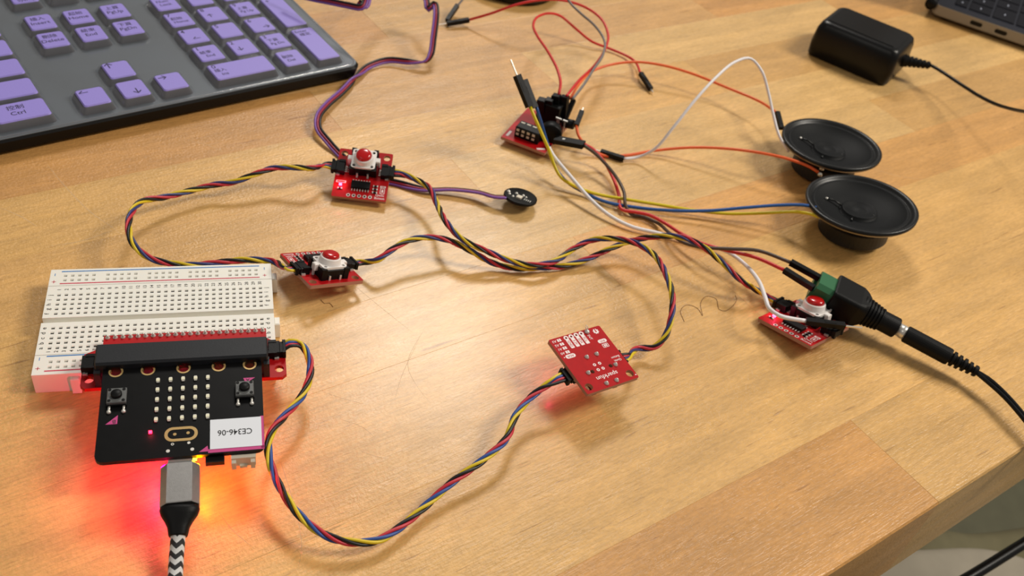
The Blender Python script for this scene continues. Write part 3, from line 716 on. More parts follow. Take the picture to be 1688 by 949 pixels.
# ------------------------------------------------------------------ twisted four-colour cables
def twisted(label, ends, ctrl, pitch=21.0, phase=0.0, blue='w_navy'):
    """ends: (board matrix, side) pairs; ctrl: world points"""
    t = thing('twisted_cable', label, 'cable', group='twisted four-colour sensor cables')
    pts = spline(ctrl, 1.1); fr = frames(pts); n = len(pts); ln = [0]
    for k in range(1, n): ln.append(ln[-1]+(pts[k]-pts[k-1]).length)
    T = ln[-1]
    offs = {}
    cols4 = ['w_black', 'w_red', blue, 'w_yellow']
    axes = []
    for side in (0, 1):
        mw, d_ = ends[side]; ax = (mw.to_3x3() @ V(0, d_, 0)).normalized(); axes.append(ax)
    ext = .84
    for i, c_ in enumerate(cols4):
        out = []
        for k in range(n):
            p, a, b = fr[k]; ang = 2*math.pi*(ln[k]/pitch + i/4) + phase
            tw = p + a*(ext*math.cos(ang)) + b*(ext*math.sin(ang))
            d0, d1 = ln[k], T-ln[k]
            o_ = (i-1.5)*1.15
            if d0 < 11: f = min(1, d0/11); f = f*f*(3-2*f); tw = tw*f + (p + axes[0]*o_)*(1-f)
            if d1 < 11: f = min(1, d1/11); f = f*f*(3-2*f); tw = tw*f + (p + axes[1]*o_)*(1-f)
            if tw.z < .66: tw = V(tw.x, tw.y, .66)
            out.append(tw)
        mb = MB().use(c_, True); mb.tube(out, .60, 8); mb.build('wire', t, {'w_black': 'black strand', 'w_red': 'red strand', 'w_navy': 'blue strand', 'w_blue': 'blue strand', 'w_yellow': 'yellow strand'}[c_])
    return t
def plug_pts(mw, d, y=1.9, z=1.5, x0=10.6):
    return [wpt(mw, d*(x0+3.6), y, z), wpt(mw, d*(x0+7), y, z+.2)]
bbp = [wpt(BBM, 80.9, -11.2, 14.9), wpt(BBM, 83.0, -10.6, 16.0)]
e3l = plug_pts(m3, -1); e3r = plug_pts(m3, 1); e1l = plug_pts(m1, -1); e1r = plug_pts(m1, 1); e2a = plug_pts(m2, 1); e2b = plug_pts(m2, -1); e4l = plug_pts(m4, -1)
twisted('twisted four-colour cable from the breadboard connector along the bottom to the upside-down board', ((BBM, 1), (m3, -1)),
        bbp + [P(496, 568, 15), P(510, 592, 14), P(511, 618, 13), P(498, 652, 12), P(470, 684, 12), P(450, 708, 12), P(442, 735, 12), P(447, 768, 11), P(462, 803, 10), P(490, 845, 9), P(533, 880, 7), P(575, 893, 5.5), P(620, 891, 4.5), P(655, 872, 4), P(700, 835, 4), P(745, 795, 6), P(800, 755, 8), P(835, 722, 9), P(850, 685, 10), P(878, 652, 11)] + e3l[::-1], 25, blue='w_blue')
twisted('twisted four-colour cable joining the upside-down red board to the button board nearest the keyboard', ((m3, 1), (m1, 1)),
        e3r + [P(1052, 574, 5), P(1078, 572, 6), P(1096, 555, 9), P(1107, 520, 14), P(1108, 485, 17), P(1096, 448, 18), P(1076, 418, 16), P(1046, 400, 15), P(1010, 393, 13), P(975, 396, 9), P(945, 410, 6), P(915, 430, 5.6), P(880, 437, 5.8), P(845, 431, 5.8), P(805, 415, 9), P(762, 394, 12), P(735, 365, 13), P(720, 335, 11), P(708, 310, 12), P(690, 298, 11)] + e1r[::-1], 25)
twisted('twisted four-colour cable joining the board beside the breadboard to the board at the barrel adapter', ((m2, -1), (m4, -1)),
        e2b + [P(622, 428, 9), P(645, 412, 11), P(672, 397, 12), P(705, 391, 12), P(740, 396, 10), P(775, 413, 8), P(812, 433, 3.5), P(850, 442, 2.2), P(890, 441, 2.2), P(930, 438, 2.4), P(970, 426, 4), P(1005, 410, 6), P(1040, 397, 9), P(1080, 390, 14), P(1120, 390, 18), P(1155, 404, 17), P(1190, 432, 14), P(1222, 462, 10)] + e4l[::-1], 25, 1.0)
twisted('twisted four-colour cable looping at left between the two boards beside the keyboard and breadboard', ((m1, -1), (m2, 1)),
        e1l + [P(515, 277, 12), P(485, 276, 12), P(452, 277, 11), P(420, 287, 10), P(385, 300, 8), P(350, 305, 7), P(315, 314, 7), P(270, 325, 8), P(236, 331, 11), P(217, 350, 14), P(212, 378, 15), P(222, 405, 14), P(245, 424, 10), P(280, 434, 8), P(320, 437, 7.5), P(365, 432, 7.5), P(410, 428, 8), P(450, 431, 8.5)] + e2a[::-1], 25, 2.0)

# ------------------------------------------------------------------ three-wire ribbon cable with sensor disc
rb = thing('ribbon_cable', 'three-wire purple, red and black ribbon cable winding from the top to the round sensor', 'cable')
main = spline([P(590, 3, 30), P(601, 10, 28), P(612, -14, 28), P(650, -40, 26), P(690, -25, 24), P(703, 0, 22), P(706, 15, 20), P(716, 6, 22), P(719, 20, 21), P(715, 60, 14), P(710, 90, 8), P(702, 101, 5), P(680, 102, 4), P(640, 99, 3), P(610, 108, 2.5), P(590, 124, 2.5), P(565, 150, 3), P(540, 172, 4), P(525, 192, 5), P(525, 212, 4), P(540, 232, 3), P(556, 250, 1.6), P(590, 280, 1.5), P(620, 294, 1.5), P(655, 302, 1.5), P(700, 312, 2.0), P(745, 312, 3.0), P(790, 317, 4.0), P(815, 324, 5.0), P(836, 325, 5.5)], 2)
def ribbon_wires(ptsl, name_parent, turns=()):
    n = len(ptsl); fr = []
    keys_ = [(min(range(n), key=lambda i: (ptsl[i]-p).length), f) for p, f in turns]
    for i in range(n):
        t = (ptsl[min(i+1, n-1)]-ptsl[max(i-1, 0)]).normalized(); vd = (ptsl[i]-EYE).normalized()
        side = t.cross(vd).normalized(); nr = side.cross(t).normalized()
        phi = 0.0
        for ki, f in keys_:
            if i >= ki: phi += f*math.pi*min(1, (i-ki)/8)
        fr.append(side*math.cos(phi)+nr*math.sin(phi))
    for k, c_ in enumerate(('w_black', 'w_maroon', 'w_purple')):
        off = (k-1)*1.22
        pp = [ptsl[i]-fr[i]*off for i in range(n)]
        mb = MB().use(c_, True); mb.tube([V(q.x, q.y, max(q.z, .7)) for q in pp], .68, 8)
        mb.build('wire', name_parent, {'w_black': 'black strand', 'w_maroon': 'red strand', 'w_purple': 'purple strand'}[c_])
ribbon_wires(main, rb, ((P(712, 86, 9), 1), (P(600, 114, 2.5), -1), (P(655, 302, 1.5), .4)))
rb2 = thing('ribbon_cable', 'short stretch of three-wire ribbon at the top edge behind the keyboard', 'cable')
ribbon_wires(spline([P(470, -14, 24), P(510, -4, 26), P(545, 3, 28), P(575, 9, 29), P(596, 12, 30), P(602, 2, 32), P(601, -20, 36)], 2), rb2)
dc_ = P(858, 324, 5.0)
dn = V(.05, .16, .97).normalized(); X, _ = along(dc_, dc_+dn)
sd = thing('sensor_disc', 'small round black sensor puck with solder blobs at the end of the purple ribbon', 'sensor', Matrix.Translation(dc_*S))
X0m = Matrix.Translation(-dc_) @ X
mb = MB().use('black', True); mb.lathe([(8.0, -1.1), (8.3, -.8), (8.3, .2), (8.0, .5), (7.4, .5)], 36, X0m, cap1=False); mb.use('black').lathe([(7.4, .5), (7.4, .3), (.1, .3)], 36, X0m); mb.build('disc_body', sd)
Xr = Matrix.Diagonal((1, -1, 1, 1)) if (X0m.to_3x3() @ V(0, 1, 0)).y > 0 else Matrix.Identity(4)
Xr = Matrix.Diagonal((1 if (X0m.to_3x3() @ V(1, 0, 0)).x > 0 else -1, 1, 1, 1)) @ Xr
X0m = X0m @ Xr
mb = MB().use('solder', True)
for x, y, r_ in ((-6.4, .4, 1.1), (-5.0, 2.6, .9), (-2.5, -.6, .9), (-2.6, 3.8, .8), (1.0, -1.0, .9), (2.8, -.2, .7)): mb.lathe([(r_, .3), (r_*.8, .8), (.1, 1.3)], 10, X0m @ Matrix.Translation(V(x, y, 0)))
mb.build('solder_joint', sd)
mb = MB().use('cream', False).box((.3, 2.6, .8), (2.6, 2.8, 1.0), X0m); mb.use('hole_pale')
for k in range(4): mb.box((3.0+k*1.0, 2.2, .5), (.35, 1.6, .4), X0m)
mb.build('component', sd)

# ------------------------------------------------------------------ keyboard
KR = rmul(rotz(.78511), rotx(.027)); KT = (-214.4, 368.53, 13.68); KM = mtx(KR, KT)
kb = thing('keyboard', 'full-size keyboard with lilac keys in the top left corner', 'keyboard', KM)
PX0, PX1, PY0, PY1 = -330, 138.8, -13.2, 128
mb = MB().use('black')
rings = []
for zz, ins, r_ in ((-13.2, 3.2, 4), (-11.4, .6, 5), (-5.8, -.8, 6), (-4.75, 0, 6)):
    rings.append([V(p[0], p[1], zz) for p in rrect(PX0+ins, PY0+ins, PX1-ins, PY1-ins, r_, 4)])
mb.loft(rings); mb.build('lower_case', kb, 'black lower case')
mb = MB().use('kb_plate'); mb.loft([[V(p[0], p[1], zz) for p in rrect(PX0+i, PY0+i, PX1-i, PY1-i, 6-i, 4)] for zz, i in ((-5.0, .2), (-4.4, .2), (-4.2, .6))]); mb.build('top_plate', kb, 'grey metallic top plate')
PT, PR = 19.05, 18.8
keys = []  # (x centre, y centre, w, h, legend list)
def K(x, y, w_, leg=(), h_=14.6): keys.append((x, y, w_, h_, leg))
K(0, 0, 12.8, (('←', -3, 4.0, 4.2),)); K(PT, 0, 12.8, (('↓', 1, -3, 4.6),)); K(2*PT, 0, 12.8, (('→', -3, 4.0, 4.2),)); K(PT, PR, 12.8, (('↑', -3.4, 4, 4.6),))
nav = {(0, 4): ('插入', 'Insert'), (1, 4): ('起始', 'Home'), (2, 4): ('上頁', 'PgUp'), (0, 3): ('刪除', 'Delete'), (1, 3): ('結束', 'End'), (2, 3): ('下頁', 'PgDn')}
for (i, j), (a, b) in nav.items(): K(i*PT, j*PR, 12.8, ((a, -.6, 3.0, 2.6), (b, -.4, -1.4, 2.9)))
nx = [65.7, 84.7, 103.75, 122.8]
np_ = {(0, 1): ('1', '結束', 'End'), (2, 1): ('3', '下頁', 'Pg Dn'), (0, 3): ('7', '起始', 'Home'), (2, 3): ('9', '上頁', 'Pg Up')}
for (i, j), (d, a, b) in np_.items(): K(nx[i], j*PR, 13, ((d, -4.0, 4.8, 3.2), (a, -1.2, .6, 2.3), (b, 0, -3.0, 2.3)))
K(nx[1], 3*PR, 13, (('8', -4.0, 4.8, 3.2), ('↑', -2, -2, 3.6))); K(nx[1], 2*PR, 13, (('5', -4, 4.8, 3.2),)); K(nx[0], 2*PR, 13, (('4', -4.0, 4.8, 3.2), ('←', .5, -3.4, 3.8)))
K(nx[2], 2*PR, 13, (('6', -4.0, 4.8, 3.2), ('→', 2.4, -3.4, 3.8))); K(nx[1], PR, 13, (('2', -4.0, 4.8, 3.2), ('↓', -2, -2, 3.8)))
K((nx[0]+nx[1])/2, 0, 32, (('0', -13, 4.8, 3.2), ('插入', -11, .8, 2.3), ('Ins', -10, -3.0, 2.3))); K(nx[2], 0, 13, (('.', -4, 4.6, 3.2), ('刪除', -1.6, 1.2, 2.3), ('Del', -1.2, -2.6, 2.3)))
K(nx[3], PR/2, 13, (('Enter', -1.6, 13.6, 2.4), ('確定', -.6, 10, 2.3)), 33.4); K(nx[3], 2.5*PR, 13, (('+', -3.4, 13, 3.4),), 33.4)
K(nx[0], 4*PR, 13, (('Num', -1, 2.0, 2.4), ('Lock', -.4, -1.8, 2.4))); K(nx[1], 4*PR, 13, (('/', -3.6, 4, 3),)); K(nx[2], 4*PR, 13, (('*', -3.6, 4, 3),)); K(nx[3], 4*PR, 13, (('-', -3.6, 4, 3),))
K(0, 104.6, 13, (('PrtSc', -.4, -1.2, 2.4), ('SysRq', .2, -4.8, 2.4))); K(PT, 104.6, 13); K(2*PT, 104.6, 13)
# main block, right edge at x = -20.8
K(-32.3, 0, 23, (('控制', -1.5, 2.8, 2.8), ('Ctrl', -1.5, -1.8, 2.9))); K(-38.8, PR, 36, (('Shift', -12, 2, 2.6),)); K(-38.8, 2*PR, 36, (('Enter', -12, 2, 2.6),)); K(-33.8, 3*PR, 26, (('|', -8, 3, 2.6),)); K(-38.8, 4*PR, 36, (('←', -12, 3, 3),))
for x in (-58, -82): K(x, 0, 18)
for r_ in range(1, 5):
    for k in range(3): K(-68-19.05*k+(3 if r_ == 3 else 0), r_*PR, 13)
kobjs = []
for (x, y, w_, h_, leg) in keys:
    mb = MB().use('keyside'); top, bot = rrect(-w_/2, -h_/2, w_/2, h_/2, 1.4, 3), rrect(-w_/2-1.6, -h_/2-1.2, w_/2+1.6, h_/2+1.2, 1.6, 3)
    mb.loft([[V(p[0], p[1], -4.3) for p in bot], [V(p[0], p[1], -.55) for p in top]], cap=False)
    mb.use('keytop'); mid = rrect(-w_/2+.5, -h_/2+.5, w_/2-.5, h_/2-.5, 1.2, 3)
    mb.loft([[V(p[0], p[1], -.55) for p in top], [V(p[0], p[1], 0) for p in mid]])
    ko = mb.build('key', kb, mtx=Matrix.Translation(V(x, y, 0)*S))
    if leg and leg[0][0] != '|':
        mb = MB().use('ink_key')
        for t_, lx, ly, hh in leg: mb.text(t_, lx, ly, .03, hh)
        mb.build('legend', ko)
# clear moulded cover: a film with a raised skirt round every key
mb = MB().use('film'); zf = -3.75
xs = sorted(keys); 
kc = thing('keyboard_cover', 'clear moulded silicone film stretched over the keyboard', 'cover', KM)
outer = rrect(PX0+1.5, PY0+.8, PX1-1.5, PY1-1, 5, 4)
holes = []
for (x, y, w_, h_, _) in keys: holes.append(rrect(x-w_/2-2.5, y-h_/2-2.0, x+w_/2+2.5, y+h_/2+2.0, 1.6, 2))
bmh = MB().use('film')
try:
    bm = bmesh.new()
    for lp in [outer]+holes:
        vv = [bm.verts.new((p[0], p[1], 0)) for p in lp]
        for i in range(len(vv)): bm.edges.new((vv[i], vv[(i+1) % len(vv)]))
    bmesh.ops.triangle_fill(bm, use_beauty=True, use_dissolve=False, edges=bm.edges[:])
    bm.verts.index_update(); co = [tuple(v.co) for v in bm.verts]; fs = [tuple(v.index for v in (f.verts if f.normal.z > 0 else reversed(f.verts))) for f in bm.faces]; bm.free()
    bmh.add([(x, y, zf) for x, y, _ in co], fs)
except Exception as e: print('film', e)
bmh.build('film_sheet', kc)
for (x, y, w_, h_, _) in keys:
    mb = MB().use('film')
    a = rrect(-w_/2-2.5, -h_/2-2.0, w_/2+2.5, h_/2+2.0, 1.6, 2); b = rrect(-w_/2-.7, -h_/2-.6, w_/2+.7, h_/2+.6, 1.6, 2)
    mb.loft([[V(p[0], p[1], zf) for p in a], [V(p[0], p[1], -.3) for p in b]], cap=False)
    mb.build('key_skirt', kc, mtx=Matrix.Translation(V(x, y, 0)*S))
mb = MB().use('film', True); n = len(outer); mb.tube([V(p[0], p[1], zf) for p in outer]+[V(*outer[0], zf)], .35, 6); mb.build('film_rim', kc)

# ------------------------------------------------------------------ loudspeakers
def speaker(label, C, R_, nrm, mag):
    """C centre of the rim (mm), nrm its normal"""
    X, _ = along(C, Vector(C)+Vector(nrm), V(0, 1, 0)); Xs = X.copy(); Xs.translation = Xs.translation*S
    t = thing('loudspeaker', label, 'loudspeaker', Xs, 'pair of round bare loudspeakers')
    k = R_/27.5
    mb = MB().use('frame_steel', True); mb.lathe([(9*k, -9), (14*k, -7.5), (22*k, -3.2), (26.5*k, -2.6), (27.6*k, -1.4), (27.4*k, -.7), (26*k, -.7)], 56, cap1=False); mb.build('frame', t, 'pressed steel frame rim')
    mb = MB().use('surround', True); mb.lathe([(27.6*k, -1.2), (27.7*k, .1), (27.0*k, .6), (25.8*k, .5), (25.0*k, -.2), (24.4*k, -1.0), (23.8*k, -1.2)], 64, cap0=False, cap1=False); mb.build('gasket', t, 'black rubber rim')
    mb = MB().use('cone', True)
    mb.lathe([(24.0*k, -1.15), (23.2*k, -.5), (22.2*k, -.9), (21.6*k, -1.6), (15*k, -3.4), (9.8*k, -5.2), (9.0*k, -5.5), (8.7*k, -3.6), (7.9*k, -3.2), (7.3*k, -4.2), (5.2*k, -3.6), (4.7*k, -4.4), (2.5*k, -3.4), (.2, -3.2)], 64, cap0=False); mb.build('cone', t, 'matt black cone with raised centre cap')
    mb = MB().use('surround', True); mb.tube([V(-16*k, 5*k, -2.4), V(-12*k, 4.0*k, -2.6), V(-8*k, 2.2*k, -4.2)], .5, 6); mb.tube([V(-6*k, -12*k, -3.2), V(-5*k, -9*k, -4.0), V(-4*k, -6*k, -4.6)], .5, 6)
    mb.use('solder', True).lathe([(.9, -2.6), (.6, -1.9), (.1, -1.7)], 10, Matrix.Translation(V(-16*k, 5*k, 0))); mb.lathe([(.8, -4.6), (.5, -3.9), (.1, -3.7)], 10, Matrix.Translation(V(7*k, -3.6*k, 0)))
    mb.build('lead', t)
    mb = MB().use('magnet', True)
    inv = Xs.inverted(); a = (inv @ (Vector(mag)*S))/S
    mz = -C[2]/Vector(nrm).normalized().z
    mb.use('magnet', False).lathe([(17.0*k, -17.2), (17.4*k, -16.8), (17.4*k, -9.6), (17.0*k, -9.2)], 48); mb.use('frame_steel').lathe([(13*k, -9.2), (13*k, -7.6)], 32); mb.build('magnet', t, 'dark round magnet')
    return t, Xs
nN = V(-.112, .049, 1).normalized(); nF = V(-.051, .039, 1).normalized()
# rim centres sit above magnets that rest on the table
sp1, sm1 = speaker('nearer bare loudspeaker, overlapping the other, with blue and yellow wires', V(164.0, 407.2, 18.6), 27.6, nN, (160, 398, 0))
sp2, sm2 = speaker('farther bare loudspeaker with orange and white wires', V(155.7, 462.2, 18.2), 27.1, nF, (150, 452, 0))
for xs_, t_, pxs in ((sm1, sp1, ((1352, 357), (1364, 362))), (sm2, sp2, ((1355, 277), (1352, 287)))):
    mb = MB().use('solder', True); inv = xs_.inverted()
    for u, v in pxs:
        q = (inv @ (P(u, v, 13.5)*S))/S; mb.lathe([(1.3, -.8), (1.1, .5), (.3, 1.0)], 10, Matrix.Translation(q))
    mb.build('terminal', t_)

# ------------------------------------------------------------------ jumper wires
def housing(parent, a, b, wd=2.54, pins=0, pinlen=6, wn=1, name='connector_housing'):
    """black plastic socket shell from a to b, pin beyond b"""
    X, L = along(a, b); mb = MB().use('black'); mb.box((0, 0, L/2), (wd*wn, 2.54, L), X)
    mb.box((0, 1.15, L*.62), (wd*wn*.55, .5, L*.3), X); h = mb.build(name, parent)
    if pins:
        mb = MB().use('tin')
        for k in range(wn): mb.box(((k-(wn-1)/2)*wd, 0, L+pinlen/2), (.64, .64, pinlen), X)
        mb.build('pin', parent, 'bare metal pin')
    return h
def jumper(label, c_, pix, r=.78, shells=(), step=2.0, name='jumper_wire'):
    t = thing(name, label, 'wire', group='loose single jumper wires')
    pts = spline([P(*p) if len(p) == 3 else p for p in pix], step)
    mb = MB().use(c_, True); mb.tube(pts, r, 10); mb.build('insulation', t)
    for sh in shells: housing(t, P(*sh[0]), P(*sh[1]), **(sh[2] if len(sh) > 2 else {}))
    return t
zt = 21
jumper('red jumper wire looping left above the amplifier board, ending in a free black pin connector', 'j_red',
       [(921, 156, zt), (924, 138, 24), (920, 118, 26), (905, 88, 26), (885, 58, 24), (879, 42, 22), (886, 28, 20), (905, 22, 18), (925, 27, 14), (950, 48, 8), (975, 68, 4), (1005, 80, 2), (1035, 93, 2), (1048, 103, 3), (1056, 122, 4)], shells=(((1056, 121, 4), (1073, 147, 2.0), dict(pins=1, pinlen=3)),))
jumper('red jumper wire arching over the loop to a black connector near the purple ribbon', 'j_red',
       [(934, 158, zt), (955, 132, 20), (980, 108, 18), (998, 80, 18), (1002, 55, 18), (990, 30, 20), (965, 12, 22), (930, 1, 24), (890, 0, 24), (850, 8, 20), (810, 22, 12), (772, 33, 4)], shells=(((773, 33, 4), (737, 39, 2.4), dict(pins=1, pinlen=7)),))
jumper('grey jumper wire running from the amplifier board up out of the top edge', 'j_grey',
       [(944, 163, 18), (962, 140, 19), (978, 115, 20), (994, 90, 20), (996, 66, 21), (980, 42, 24), (955, 20, 28), (938, 2, 30), (928, -20, 34)], r=.72)
jumper('short grey jumper wire entering from the top edge into a tilted black connector', 'j_grey',
       [(775, -18, 14), (762, 0, 9), (753, 11, 6)], r=.72, shells=(((754, 9, 6), (737, 34, 2.4)),))
jumper('long orange jumper wire curving from the amplifier board to the far speaker edge', 'j_orange',
       [(940, 162, 16), (955, 138, 10), (975, 118, 8), (1005, 107, 9), (1045, 102, 11), (1090, 107, 12), (1140, 121, 11), (1200, 145, 10), (1250, 166, 12), (1281, 186, 17)], shells=(((1281, 185, 17), (1288, 212, 13)),))
jumper('orange jumper wire from the upright black connector passing to the far speaker terminal', 'j_orange',
       [(950, 207, 12), (954, 224, 9), (970, 243, 4), (995, 256, 1.4), (1030, 256, 1.2), (1080, 248, 3), (1140, 243, 8), (1200, 245, 12), (1255, 252, 15), (1300, 262, 15), (1335, 275, 14), (1349, 284, 13)], shells=(((950, 207, 12), (959, 184, 15), dict(pins=1, pinlen=3)),))
jumper('white jumper wire arching high between a black connector and the far speaker', 'j_white',
       [(1028, 262, 2), (1052, 259, 3), (1080, 245, 10), (1110, 210, 22), (1145, 166, 34), (1180, 128, 42), (1212, 102, 46), (1238, 97, 46), (1256, 118, 42), (1266, 150, 34), (1275, 190, 25), (1285, 225, 18), (1300, 250, 12)], r=.8, shells=(((1028, 262, 2), (990, 250, 1.8), dict(pins=1, pinlen=3)),))
jumper('white jumper wire from the amplifier board to a pin on the lit red board', 'j_white',
       [(905, 243, 16), (912, 256, 14), (940, 290, 9), (975, 330, 5), (1005, 355, 3), (1040, 373, 2.2), (1080, 383, 2.0), (1120, 392, 2.0), (1160, 403, 2.2), (1195, 413, 3), (1225, 433, 6), (1250, 462, 11), (1262, 492, 15), (1268, 508, 15), (1285, 520, 14.5), (1310, 526, 14), (1330, 529, 14)], r=.95, shells=(((1328, 529, 14), (1392, 537, 14), dict(pins=1, pinlen=8)),))
jumper('yellow jumper wire from the raised pair of connectors to the near speaker', 'j_yellow',
       [(874, 176, 34), (882, 195, 30), (893, 220, 24), (904, 245, 18), (912, 268, 12), (925, 292, 7), (950, 308, 4), (985, 320, 3), (1030, 328, 3), (1085, 337, 3), (1140, 346, 3), (1200, 352, 4), (1260, 351, 7), (1310, 349, 11), (1338, 353, 14), (1351, 358, 14)], r=.85, shells=(((873, 176, 34), (852, 124, 46), dict(wd=3.6, pins=1, pinlen=8)),))
jumper('blue jumper wire from the raised pair of connectors to the near speaker', 'j_blue',
       [(884, 176, 33), (889, 192, 28), (896, 215, 20), (905, 245, 12), (918, 280, 7), (935, 300, 4), (965, 318, 2), (1000, 333, 2), (1050, 342, 2.5), (1110, 347, 4), (1170, 347, 6), (1230, 342, 10), (1285, 338, 13), (1325, 338, 15), (1345, 342, 15)], r=.85, shells=(((881, 178, 33), (863, 132, 43), dict(wd=3.4)),))
jumper('red jumper wire from the amplifier board to the nearer screw of the green terminal', 'j_red',
       [(962, 237, 12), (978, 246, 9), (995, 265, 5), (1010, 292, 3), (1020, 320, 2), (1025, 345, 2.4), (1045, 349, 3.0), (1070, 354, 3.6), (1095, 367, 4), (1125, 386, 6), (1160, 402, 8), (1200, 413, 10), (1245, 424, 13), (1295, 446, 16)], r=.85, shells=(((1293, 445, 16), (1341, 475, 16.5)),))
jumper('brown jumper wire from the amplifier board to the farther screw of the green terminal', 'j_brown',
       [(963, 240, 12), (980, 252, 10), (1000, 272, 8), (1018, 295, 6), (1029, 318, 5), (1031, 338, 3.5), (1040, 353, 1.2), (1060, 357, .9), (1085, 368, 1.6), (1105, 385, 5.2), (1130, 401, 7), (1165, 408, 10.5), (1205, 410, 13.5), (1250, 413, 15), (1305, 433, 18)], r=.85, shells=(((1303, 432, 18), (1356, 461, 17)),))

# ------------------------------------------------------------------ small amplifier board
ax_, ay_ = V(24, -7, 0).normalized(), V(7, 24, 0).normalized()
AT = P(826, 225, 4.5); AM = Matrix([[ax_.x, ay_.x, 0, AT.x*S], [ax_.y, ay_.y, 0, AT.y*S], [0, 0, 1, AT.z*S], [0, 0, 0, 1]])
am = thing('amplifier_board', 'small red board under the cluster of black connectors and loose wires', 'circuit board', AM)
mb = MB().use('pcb_red'); mb.plate([(0, 0), (25.4, 0), (25.4, 36), (0, 36)], [], -1.6, 0, 'pcb_edge'); mb.build('circuit_plate', am)
mb = MB().use('silk'); z = .03; mb.text('GND', 4.2, 17.5, z, 1.6, math.pi/2+.2); mb.text('OUT', 7.0, 19.0, z, 1.6, math.pi/2+.2); mb.rect(2.1, 5.5, z, 1.4, 5.5, 0); mb.rect(22.0, 2.4, z, 4.5, 1.4, .6); mb.build('board_print', am)
mb = MB().use('black'); mb.box((12.2, 8.4, 3.2), (13.5, 7.4, 6.2), ch=.4)
ch_ = mb.build('chip_socket', am)
mb = MB().use('cream')
for k in range(4): mb.box((7.0+3.0*k, 4.6, 2.2), (1.5, .3, 1.2)); mb.box((7.0+3.0*k, 4.6, 4.6), (1.6, .3, 1.3))
for k in range(3): mb.box((7.4+3.4*k, 10.0, 6.35), (2.2, .9, .15))
mb.build('chip_pin', ch_)
# potentiometer wheel with bracket and shaft
pc_ = P(908, 219, 9); inv = AM.inverted(); q = (inv @ (pc_*S))/S
mb = MB().use('black', True); Xp = Matrix.Translation(q) @ Matrix.Rotation(math.radians(90), 4, 'X') @ Matrix.Rotation(math.radians(18), 4, 'Y')
mb.lathe([(5.6, -2.6), (6.0, -2.2), (6.0, 2.2), (5.6, 2.6), (2, 2.6)], 32, Xp); mb.build('volume_dial', am, 'black round dial')
q2 = (inv @ (P(925, 197, 13)*S))/S
mb = MB().use('tin'); mb.box((q2.x-1.4, q2.y, q2.z), (3.4, 1.0, .8)); mb.box((q2.x+2.4, q2.y, q2.z), (2.6, 1.0, .8)); mb.box((q2.x+2.4, q2.y-.2, q2.z-4), (.7, .6, 8)); mb.box((q2.x-1.4, q2.y-.2, q2.z-1.5), (1.6, .6, 2.0)); mb.build('metal_bracket', am, 'bright metal T brackets')
q3 = (inv @ (P(938, 204, 9)*S))/S
mb = MB().use('black', True); mb.lathe([(2.6, -3.5), (2.6, 2.6), (2.2, 3)], 20, Matrix.Translation(q3) @ Matrix.Rotation(math.radians(80), 4, 'Y')); mb.build('dial_shaft', am)
# upright connector shells
for k, (u, v, z0, u2, v2, z1) in enumerate(((893, 197, 5, 893, 163, 18.5), (905, 199, 5, 906, 163, 19), (916, 200, 5, 917, 156, 21), (927, 200, 6, 931, 158, 20.5))):
    a, b = P(u, v, z0), P(u2, v2, z1); ai, bi = (inv @ (a*S))/S, (inv @ (b*S))/S
    X, L = along(ai, bi, V(0, -1, 0)); mb = MB().use('black'); mb.box((0, 0, L/2), (4.3, 4.0, L), X, ch=.3); mb.build('connector_shell', am)
a, b = (inv @ (P(932, 196, 8)*S))/S, (inv @ (P(946, 164, 16)*S))/S
X, L = along(a, b); MB().use('black').box((0, 0, L/2), (2.5, 2.5, L), X, ch=.2).build('connector_shell', am)
mb = MB().use('black'); q5 = (inv @ (P(906, 190, 8)*S))/S; mb.box((q5.x, q5.y-1.5, 6), (12.5, 6.5, 12), ch=.4); mb.build('audio_jack', am)
a, b = (inv @ (P(915, 230, 9)*S))/S, (inv @ (P(963, 239, 12)*S))/S
X, L = along(a, b); mb = MB().use('black'); mb.box((0, 0, L/2), (5.0, 2.6, L), X, ch=.2); mb.use('tin').box((0, 1.35, L*.3), (1.4, .15, 1.4), X); mb.build('connector_shell', am, 'double shell lying towards the right')

# ------------------------------------------------------------------ barrel adapter, plug and cord
A0, A1, A2 = P(1344, 470, 14.5), P(1369, 484, 13.4), P(1478, 541, 9.2)
ba = thing('barrel_adapter', 'black power adapter with ribbed neck and green screw terminal', 'adapter')
X, L = along(A0, A2)
Lg = (A1-A0).length
mb = MB().use('green')
mb.loft([[V(x, y, z_) for x, y in ((-6.8, -5.2), (6.8, -5.2), (6.8, 3.6), (4.6, 5.4), (-4.6, 5.4), (-6.8, 3.6))] for z_ in (0, Lg)], X)
mb.box((0, -2, -.6), (12, 5, 1.4), X); mb.build('screw_terminal', ba, 'green terminal block')
def rr(hx, hy, r_, n=6): return rrect(-hx, -hy, hx, hy, min(r_, hx*.99, hy*.99), n)
mb = MB().use('rubber'); Lb = L-Lg
def ring(h1, h2, r_, z_): return [V(x, y, Lg+z_) for x, y in rr(h1, h2, r_)]
mb.loft([ring(7.8, 6.4, 1.6, .0), ring(8.2, 6.8, 1.8, .7), ring(8.1, 6.8, 2, Lb*.38), ring(7.4, 6.4, 3, Lb*.46), ring(6.4, 6.0, 4.6, Lb*.52)], X)
prof = []; z_ = Lb*.42; r0 = 6.9
for k in range(7):
    prof += [(r0-.6, z_), (r0-.6, z_+.5), (r0+.05, z_+.7), (r0+.05, z_+1.4)]; z_ += 1.55; r0 -= .27
prof += [(4.7, z_+.1), (4.75, Lb-.4), (4.4, Lb)]
mb.use('rubber', False).lathe([(a, b+Lg) for a, b in prof], 36, X); mb.build('adapter_body', ba, 'black body with ribbed neck')
B0, B1 = P(1493, 550, 9.0), P(1611, 613, 7.6)
pl = thing('power_plug', 'black barrel plug with bright metal collar pushed into the adapter, twin flat cord', 'plug')
